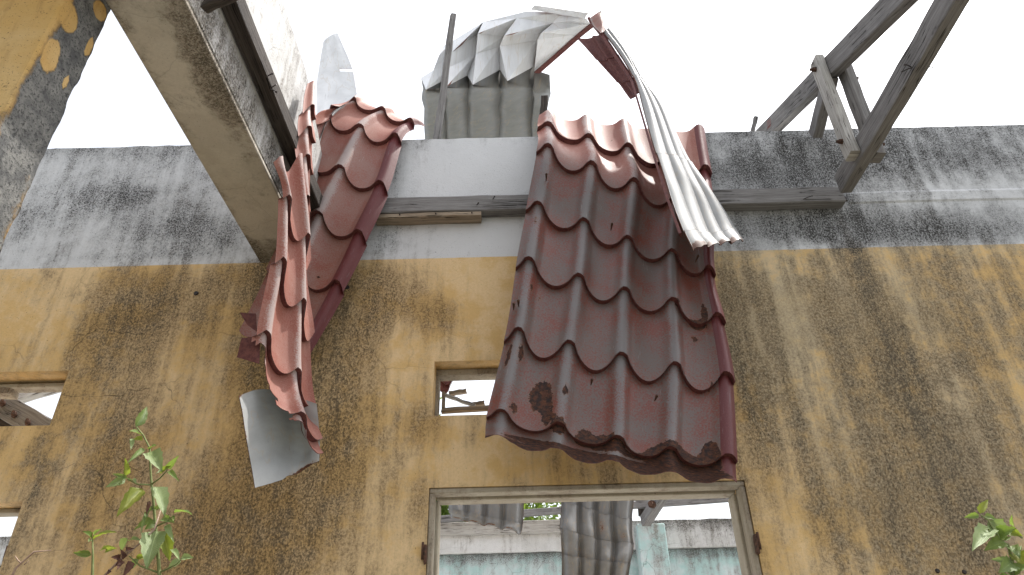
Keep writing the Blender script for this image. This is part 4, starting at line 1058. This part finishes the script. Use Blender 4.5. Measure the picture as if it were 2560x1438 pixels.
# truss at upper right
def truss():
    XT = at(2105, 487, -0.09).x
    root = thing('roof_truss', (XT, -0.4, 3.8), 'weathered timber roof truss ends with bolted cleats above the wall, upper right', 'roof truss')
    f1 = lambda px, py: atx(px, py, XT - 0.03)
    p, q = f1(2092, 462), f1(2360, 0)
    d = (q - p).normalized()
    tb = timber('tie_beam', Vector((XT, p.y, p.z)) , Vector((XT, (q + d * 0.6).y, (q + d * .6).z)), 0.06, 0.115, M['wood'], root, side=(1, 0, 0), seg=14, seed=3)
    p, q = f1(1900, 337), f1(2228, 0)
    d = (q - p).normalized()
    timber('rafter', Vector((XT, (p - d * .5).y, (p - d * .5).z)), Vector((XT, (q + d * 0.8).y, (q + d * .8).z)), 0.06, 0.115, M['wood'], root, side=(1, 0, 0), seg=14, seed=4)
    for s, (a, b), mt in ((-1, ((2042, 152), (2132, 390)), M['wood_pale']), (1, ((2112, 176), (2196, 395)), M['wood'])):
        X = XT + s * 0.055
        p, q = atx(a[0], a[1], X), atx(b[0], b[1], X)
        c = timber('cleat', p, q, 0.045, 0.075, mt, root, side=(1, 0, 0), seg=8, seed=5 + s)
        dd = (q - p).normalized()
        for f in (0.10, 0.86):
            bolt(c, p.lerp(q, f) + Vector((s * 0.0225, 0, 0)), (s, 0, 0))
    p, q = atx(2038, 338, XT), atx(2078, 190, XT)
    timber('strut', p, q, 0.055, 0.075, M['wood'], root, side=(1, 0, 0), seg=5, seed=9)
    for (a, b) in (((2278, 168), (2262, 162)), ((2278, 170), (2255, 180)), ((2316, 170), (2332, 168)), ((2112, 492), (2117, 502))):
        X = XT - 0.03 if a[0] < 2300 else XT + 0.03
        p = atx(a[0], a[1], X)
        nail(root, p, atx(b[0], b[1], X - 0.03 if a[0] < 2300 else X + .02))
    # faded red carpenter's mark: three small boxes on the rafter's side
    pa, pb = atx(1922, 322, XT - 0.0325), atx(1938, 292, XT - 0.0325)
    du = (atx(1960, 280, XT - .0325) - atx(1915, 325, XT - .0325)).normalized()
    dn = Vector((0, -du.z, du.y)) if du.y < 0 else Vector((0, du.z, -du.y))
    if dn.z < 0: dn = -dn
    c0 = atx(1919, 322, XT - 0.0325)
    V, Fc = [], []
    def line(a, b, r=0.0012):
        a, b = Vector(a), Vector(b); e = (b - a).normalized(); s = Vector((1, 0, 0)).cross(e) * r
        i = len(V); X = Vector((-0.0006, 0, 0))
        V.extend([a - s, b - s, b + s, a + s, a - s + X, b - s + X, b + s + X, a + s + X])
        Fc.extend([(i + 4, i + 5, i + 6, i + 7), (i, i + 3, i + 2, i + 1), (i, i + 1, i + 5, i + 4), (i + 1, i + 2, i + 6, i + 5), (i + 2, i + 3, i + 7, i + 6), (i + 3, i, i + 4, i + 7)])
    for k in range(4): line(c0 + du * .018 * k, c0 + du * .018 * k + dn * .045)
    line(c0, c0 + du * .054); line(c0 + dn * .045, c0 + du * .054 + dn * .045)
    mesh_obj('carpenter_mark', V, Fc, M['chalk'], root)
truss()

# ------------------------------------------------------------------ broken frame inside the small window
def broken_frame():
    root = thing('broken_window_frame', at(1170, 1025, 0.14), 'broken wooden window frame pieces leaning inside the small window', 'window frame')
    Y = 0.13
    T = lambda n, a, b, w_, h_, m, y=Y: timber(n, at(a[0], a[1], y), at(b[0], b[1], y), w_, h_, M[m], root, side=(0, 1, 0), seg=5)
    T('rail', (1104, 1027), (1300, 1018), 0.03, 0.022, 'wood_brown')
    T('post', (1109, 1022), (1109, 982), 0.03, 0.015, 'wood_brown')
    T('brace', (1112, 988), (1188, 1016), 0.028, 0.014, 'wood_pale', Y + 0.02)
    T('brace', (1124, 985), (1166, 978), 0.03, 0.02, 'wood_brown', Y + 0.05)
    T('brace', (1180, 1012), (1212, 1008), 0.028, 0.018, 'wood_brown', Y + 0.03)
broken_frame()
# sheet scrap seen through the small window
t = thing('roof_sheet', at(1120, 960, 1.2), 'dark maroon roof sheet hanging inside, seen through the small window', 'roof panel')
sheet(t, [0, 3], [0, 3], [[(1040, 850, 1.3), (1180, 850, 1.2)], [(1040, 1040, 1.3), (1120, 1000, 1.2)]], 0, 3, 0, 3, -1, amp=.03, step=.015, sc=.2, seed=41, nu=6, nv=4, mats=[M['edge'], M['back'], M['edge']], keep=lambda u, w: w < 2.6 - .1 * u)
t = thing('roof_sheet', at(1250, 1000, 1.4), 'grey torn roof sheet corner hanging inside the small window', 'roof panel')
sheet(t, [0, 1.5], [0, 1], [[(1262, 965, 1.4), (1310, 950, 1.4)], [(1222, 1012, 1.4), (1310, 1022, 1.4)]], 0, 1.5, 0, 1, 1, amp=.02, step=0, sc=0, seed=43, nu=8, nv=6, mats=[M['red'], M['back_dull'], M['edge']], name='scrap', split=9)

# ------------------------------------------------------------------ the room behind, seen through the doorway and windows
YR = 5.6
ztop = at(1250, 1312, YR).z
zw = at(1250, 1383, YR).z
def rear_wall():
    root = thing('rear_wall', (0.5, YR, 0), 'far mouldy wall, white band above turquoise paint, seen through the doorway', 'wall')
    def f1(x, y, z):
        k = (ztop - z) / (ztop - zw)
        return (0.15, 0.75 * math.exp(-(k / 0.35) ** 2) + 0.22 * (mnoise.noise(Vector((x * 1.5, 0, z))) + .5) + (0.3 if x > xp else 0), 0.15)
    xp = at(1625, 1400, YR).x
    plaster_box('upper_band', (-6.5, YR - 0.05, zw, 6.5, YR + 0.15, ztop), M['white'], root, f1, step=0.12, bev=0.008, rough=0.008)
    def f2(x, y, z):
        k = (zw - z)
        n = mnoise.noise(Vector((x * 1.1, 2, z * 1.1)))
        return (0.12, 0.95 * math.exp(-(k / 0.13) ** 2) + 0.35 * n + .15, 0.35 + 0.5 * n)
    plaster_box('lower_wall', (-6.5, YR, 0, 6.5, YR + 0.15, zw - 0.001), M['teal'], root, f2, step=0.14)
    root2 = thing('rear_column', (xp, YR - 0.2, 0), 'mouldy turquoise column against the far wall under a timber leg', 'column')
    V, Fc = box_mesh(xp - 0.16, YR - 0.32, 0, xp + 0.16, YR - 0.055, at(1620, 1310, YR - .3).z, b=0.01, step=0.12)
    mesh_obj('column_shaft', V, Fc, M['teal'], root2, cols={'stain': stain_cols(V, lambda x, y, z: (0.2, 0.35 + 0.5 * mnoise.noise(Vector((x * 3, 1, z * 2))), 0.55))})
    return xp
XP = rear_wall()
t = thing('timber_beam', (0, YR - 0.1, ztop), 'grey timber plate lying along the far wall head, left part of doorway', 'timber')
timber('plate', (at(900, 1318, YR - .08).x, YR - 0.1, ztop - 0.06), (at(1500, 1310, YR - .08).x, YR - 0.1, ztop - 0.06), 0.08, 0.14, M['wood_pale'], t, side=(0, 1, 0))
t = thing('purlin', at(1600, 1265, YR - 0.6), 'thin dark timber purlin sloping up across the sky behind the doorway', 'timber')
timber('bar', at(1000, 1306, YR - .2), at(1990, 1234, YR - .4), 0.07, 0.075, M['wood'], t, side=(0, 1, 0))
t = thing('truss_leg', at(1625, 1300, YR - 0.3), 'grey timber truss leg standing on the far column', 'timber')
timber('leg', at(1612, 1305, YR - .28), at(1680, 1200, YR - .9), 0.10, 0.14, M['wood'], t, side=(1, 0, 0))
timber('leg', at(1606, 1290, YR - .2), at(1600, 1190, YR - .2), 0.09, 0.06, M['wood_dark'], t, side=(1, 0, 0))
bolt(t, at(1632, 1262, YR - .62), (-.6, -1, 0), 0.03, 0.08)
# hanging grey sheets in the doorway
t = thing('roof_sheet', at(1210, 1230, 2.4), 'dull grey ribbed sheet hanging high in the doorway, left', 'roof panel')
sheet(t, [0, 4], [0, 1, 2, 3], [[(1105, 1080, 2.6), (1300, 1060, 2.5)], [(1118, 1200, 2.5), (1304, 1190, 2.4)], [(1120, 1268, 2.4), (1302, 1302, 2.35)], [(1119, 1290, 2.4), (1296, 1324, 2.32)]], 0, 4.1, 0, 3, 1, amp=.04, step=.02, sc=.12, seed=51, nu=8, nv=6, split=.5,
      mats=[M['red'], M['back_inside'], M['iron']], rust=[(2, 3, 3, .08, .75)])
t = thing('roof_sheet', at(1500, 1230, 2.2), 'long crumpled grey ribbed sheet hanging down the middle of the doorway', 'roof panel')
sheet(t, [0, 2, 4], [0, 1, 2, 3, 4, 5], [[(1408, 1090, 2.5), (1500, 1085, 2.5), (1600, 1080, 2.5)], [(1408, 1250, 2.4), (1490, 1266, 2.4), (1578, 1292, 2.4)], [(1408, 1318, 2.3), (1495, 1342, 2.35), (1582, 1352, 2.35)], [(1409, 1385, 2.3), (1495, 1395, 2.3), (1574, 1405, 2.3)], [(1409, 1450, 2.3), (1492, 1460, 2.3), (1566, 1470, 2.3)], [(1409, 1540, 2.25), (1488, 1550, 2.25), (1558, 1560, 2.25)]],
      -0.1, 4.1, 0, 5, 1, amp=.045, step=.025, sc=.1, seed=53, dent=.015, nu=8, nv=6, split=.5, mats=[M['red'], M['back_inside'], M['iron']], rust=[(2.3, 1.5, .4, .5, .42), (3.5, 1.8, .3, .4, .4), (1, 2.6, .1, .3, .5), (3, 2.7, .1, .4, .5)])
t = thing('roof_sheet', at(1500, 1250, 3.0), 'grey ribbed sheet edge jutting right behind the long hanging sheet', 'roof panel')
sheet(t, [0, 4], [0, 1], [[(1408, 1120, 2.9), (1598, 1110, 2.9)], [(1408, 1262, 2.9), (1588, 1250, 2.9)]], 0, 5, 0, 1, 1, amp=.04, step=0, sc=.06, seed=55, nu=8, nv=6, split=9, mats=[M['red'], M['back_inside'], M['iron']], name='overhang')
# timbers seen through the left windows
t = thing('timber_brace', at(40, 1040, 0.9), 'grey timber brace with bolt ends behind the upper left window', 'timber')
tb = timber('brace', at(-90, 955, 0.9), at(130, 1085, 0.9), 0.06, 0.13, M['wood'], t, side=(0, 1, 0))
for px, py in ((8, 1012), (36, 1040), (70, 1060)): bolt(t, at(px, py, 0.87), (0.5, -1, 0.1), 0.01, 0.06)
timber('brace', at(-60, 1030, 1.0), at(60, 1085, 1.0), 0.06, 0.1, M['wood_dark'], t, side=(0, 1, 0))
t = thing('timber_beam', at(80, 985, 1.4), 'bleached timber beam crossing the sky behind the upper left window', 'timber')
timber('beam', at(-60, 1024, 1.4), at(230, 940, 1.6), 0.07, 0.08, M['wood_pale'], t, side=(0, 1, 0))
t = thing('concrete_fragment', at(10, 975, 0.15), 'lump of broken mortar hanging under the head of the upper left window', 'rubble')
V, Fc = box_mesh(at(-40, 975, .13).x, 0.10, at(0, 990, .13).z, at(36, 975, .13).x, 0.17, at(0, 972, .13).z, b=.004, step=.012)
V = [tuple(Vector(v) + mnoise.noise_vector(Vector(v) * 28) * 0.007) for v in V]
mesh_obj('lump', V, Fc, M['frame'], t, cols={'stain': stain_cols(V, lambda x, y, z: (.5, .3, .2))})
t = thing('iron_bolt', at(15, 1400, 0.02), 'rusty iron window bolt in the lower left opening', 'bolt')
rod('bolt', [at(10, 1425, .02), at(14, 1395, .02), at(20, 1365, .02)], [.012, .009, .005], M['iron'], t)

# ------------------------------------------------------------------ tree behind the room
def tree(px, py, Y, h, rr, n, label, name='bamboo_tree', seed=1):
    r = random.Random(seed)
    c = at(px, py, Y)
    root = thing(name, (c.x, Y, 0), label, 'tree')
    pts = [Vector((c.x + 0.1 * math.sin(i * .9), Y + .08 * i, c.z * i / 6)) for i in range(7)]
    rod('trunk', pts, [.12 - .014 * i for i in range(7)], M['bark'], root)
    V, Fc, UV = [], [], []
    cl = [(Vector((r.gauss(0, rr * .6), r.gauss(0, rr * .4), r.gauss(0, h * .5))), r.uniform(.25, .55)) for _ in range(16)]
    for i in range(n):
        q, s = r.choice(cl)
        p = c + q + Vector((r.gauss(0, s), r.gauss(0, s), r.gauss(0, s)))
        d = Vector((r.gauss(0, 1), r.gauss(0, 1), r.gauss(-.5, .6))).normalized()
        sd_ = d.cross(Vector((r.gauss(0, 1), r.gauss(0, 1), r.gauss(0, 1)))).normalized()
        L, wd = r.uniform(.16, .30), r.uniform(.02, .035)
        i0 = len(V)
        V += [p, p + d * L * .4 + sd_ * wd, p + d * L, p + d * L * .4 - sd_ * wd]
        UV += [(0, 0), (1, .4), (0, 1), (-1, .4)]
        Fc.append((i0, i0 + 1, i0 + 2, i0 + 3))
    mesh_obj('crown', V, Fc, M['leaf_tree'], root, uvs=UV)
tree(1105, 1265, 9, 0.8, .45, 2600, 'dense green bamboo-leaved tree at the left inside the doorway', seed=3)
tree(1335, 1275, 9.5, 0.55, .5, 1100, 'thin pale green bamboo-leaved tree between the hanging sheets', seed=4)

# ------------------------------------------------------------------ weeds
def leaf_mesh(base, tip, width, face, curl=0.15, mat=None, parent=None, teeth=True):
    base, tip = Vector(base), Vector(tip)
    ax = tip - base; L = ax.length; d = ax.normalized()
    f = Vector(face); f = (f - d * f.dot(d)).normalized(); s = d.cross(f).normalized()
    V, UV, Fc = [], [], []
    n = 9
    for i in range(n + 1):
        t_ = i / n
        wdt = width * (math.sin(math.pi * min(1, t_ ** 0.62)) ** 0.9) * (1 - .12 * t_)
        if teeth and 0 < i < n: wdt *= 1 + .08 * (-1) ** i
        mid = base + ax * t_ - f * (curl * L * (t_ - .35) ** 2)
        for k in (-1, -.5, 0, .5, 1):
            up = 0.30 * abs(k) ** 1.3 * width
            V.append(mid + s * (k * wdt * .5) + f * up * min(1, wdt / max(1e-6, width)) + f * .04 * width * math.sin(t_ * 19 + k * 3))
            UV.append((k, t_ * 1.0))
    for i in range(n):
        for k in range(4):
            a = i * 5 + k
            Fc.append((a, a + 1, a + 6, a + 5))
    return mesh_obj('leaf', V, Fc, mat or M['leaf'], parent, uvs=UV, smooth=True)
def weed(label, root_px, stem, branches, leaves, Y, mats=('leaf', 'stem')):
    g = at(root_px[0], root_px[1], Y)
    root = thing('weed', (g.x, Y, 0), label, 'plant')
    pts = [Vector((g.x, Y, 0)), Vector((g.x, Y, g.z * .55))] + [at(x, y, Y) for x, y in stem]
    rod('stem', pts, [0.006 - 0.0042 * i / (len(pts) - 1) for i in range(len(pts))], M[mats[1]], root)
    for br in branches:
        rod('branch', [at(x, y, Y + dy) for x, y, dy in br], [0.0026 - .0012 * i / (len(br) - 1) for i in range(len(br))], M[mats[1]], root, 5)
    r = random.Random(len(leaves))
    for (bx, by, tx, ty, wpx, *m) in leaves:
        b = at(bx, by, Y + r.uniform(-.01, .01)); e = at(tx, ty, Y - 0.02 + r.uniform(-.05, .04))
        s = (b - CAM).dot(FW) / FPX
        fc = (CAM - b).normalized() + Vector((r.uniform(-.6, .6), r.uniform(-.2, .2), r.uniform(.1, .9)))
        leaf_mesh(b, e, wpx * s, fc, r.uniform(.05, .3), M[m[0]] if m else M[r.choice(('leaf', 'leaf', 'leaf_pale', 'leaf_yellow'))], root)
weed('tall green weed with toothed leaves against the ochre wall at left', (398, 1500), [(400, 1460), (396, 1400), (390, 1330), (384, 1260), (377, 1190), (374, 1120), (358, 1088), (340, 1066)],
     [[(377, 1212, 0), (345, 1211, -.01), (318, 1198, -.02)], [(377, 1212, 0), (400, 1196, -.01), (418, 1176, -.02)], [(386, 1318, 0), (415, 1305, -.01), (436, 1288, -.01)],
      [(396, 1432, 0), (350, 1415, -.01), (322, 1390, -.02)], [(398, 1432, 0), (440, 1412, -.01), (456, 1395, -.02)]],
     [(340, 1066, 371, 1014, 26), (350, 1085, 325, 1076, 16), (356, 1100, 328, 1098, 20), (330, 1096, 328, 1124, 12), (374, 1122, 390, 1112, 16), (374, 1128, 404, 1172, 42), (362, 1120, 321, 1154, 14),
      (314, 1192, 316, 1148, 18), (314, 1197, 264, 1218, 22), (318, 1196, 280, 1184, 12), (322, 1200, 342, 1200, 16), (418, 1172, 446, 1140, 16), (420, 1176, 444, 1196, 14), (414, 1174, 390, 1184, 12), (400, 1186, 425, 1165, 22),
      (356, 1221, 292, 1288, 40), (388, 1215, 414, 1286, 42), (374, 1270, 350, 1330, 0.1 + 12), (372, 1276, 395, 1270, 16), (390, 1276, 412, 1262, 18), (436, 1280, 482, 1278, 18), (430, 1288, 434, 1302, 10),
      (384, 1300, 334, 1322, 24), (388, 1304, 362, 1324, 22), (404, 1296, 434, 1304, 20), (392, 1326, 366, 1416, 58), (410, 1332, 424, 1402, 36), (416, 1310, 432, 1350, 16), (428, 1372, 450, 1396, 16),
      (452, 1396, 484, 1394, 20), (452, 1402, 416, 1424, 22), (346, 1398, 330, 1422, 22), (340, 1392, 366, 1394, 14), (318, 1345, 300, 1380, 24), (322, 1350, 350, 1346, 14), (374, 1252, 366, 1286, 10, 'leaf_dead')], -1.0)
weed('small green seedling left of the tall weed', (231, 1500), [(231, 1440), (232, 1390), (231, 1345)], [],
     [(231, 1345, 210, 1328, 18), (232, 1344, 248, 1322, 16), (233, 1346, 288, 1323, 20), (230, 1350, 222, 1352, 14), (228, 1388, 182, 1382, 18), (250, 1376, 285, 1366, 16), (262, 1378, 290, 1370, 14)], -0.95)
weed('leafy green weed at the lower right corner by the mouldy wall', (2538, 1500), [(2534, 1440), (2530, 1400), (2520, 1362), (2500, 1352), (2470, 1300), (2452, 1288)], [[(2556, 1345, 0), (2540, 1335, 0), (2530, 1318, 0)]],
     [(2450, 1284, 2470, 1247, 20), (2448, 1288, 2410, 1294, 16), (2462, 1292, 2496, 1300, 20), (2470, 1302, 2512, 1352, 52), (2478, 1318, 2432, 1369, 44), (2500, 1345, 2538, 1320, 44), (2512, 1354, 2462, 1374, 34), (2535, 1318, 2528, 1288, 14), (2520, 1326, 2556, 1340, 26),
      (2512, 1352, 2528, 1342, 14), (2530, 1404, 2478, 1398, 20), (2530, 1406, 2502, 1428, 40), (2524, 1364, 2550, 1392, 30), (2540, 1380, 2570, 1420, 44), (2526, 1440, 2570, 1410, 40), (2550, 1380, 2553, 1362, 8), (2510, 1402, 2530, 1440, 30), (2536, 1442, 2500, 1470, 40)], -1.05)
t = thing('dry_twig', at(60, 1420, -0.9), 'dry bare twig leaning at the bottom left', 'plant')
rod('stem', [at(10, 1480, -.9), at(40, 1420, -.9), at(85, 1380, -.9), at(128, 1376, -.9)], [.004, .003, .0025, .001], M['twig'], t, 5)
rod('branch', [at(52, 1408, -.9), at(44, 1400, -.9), at(38, 1390, -.9)], [.002, .0015, .0008], M['twig'], t, 5)
rod('branch', [at(60, 1412, -.9), at(72, 1402, -.9)], [.002, .0008], M['twig'], t, 5)
t = thing('dead_vine', at(300, 1420, -1.0), 'reddish dead vine with shrivelled brown leaves crossing the tall weed', 'plant')
rod('stem', [at(250, 1450, -1.02), at(300, 1400, -1.02), at(345, 1362, -1.02), at(386, 1324, -1.02), at(402, 1274, -1.01)], [.003, .003, .0028, .0025, .0015], M['twig'], t, 5)
for (bx, by, tx, ty, wp) in ((302, 1396, 280, 1392, 16), (306, 1400, 290, 1414, 18), (310, 1398, 304, 1374, 14), (330, 1402, 310, 1440, 20), (275, 1425, 268, 1436, 10), (312, 1378, 330, 1370, 14), (300, 1402, 296, 1420, 16)):
    b, e = at(bx, by, -1.02), at(tx, ty, -1.04); leaf_mesh(b, e, wp * (b - CAM).dot(FW) / FPX, (CAM - b).normalized() + Vector((.3, 0, .3)), .5, M['leaf_dead'], t)
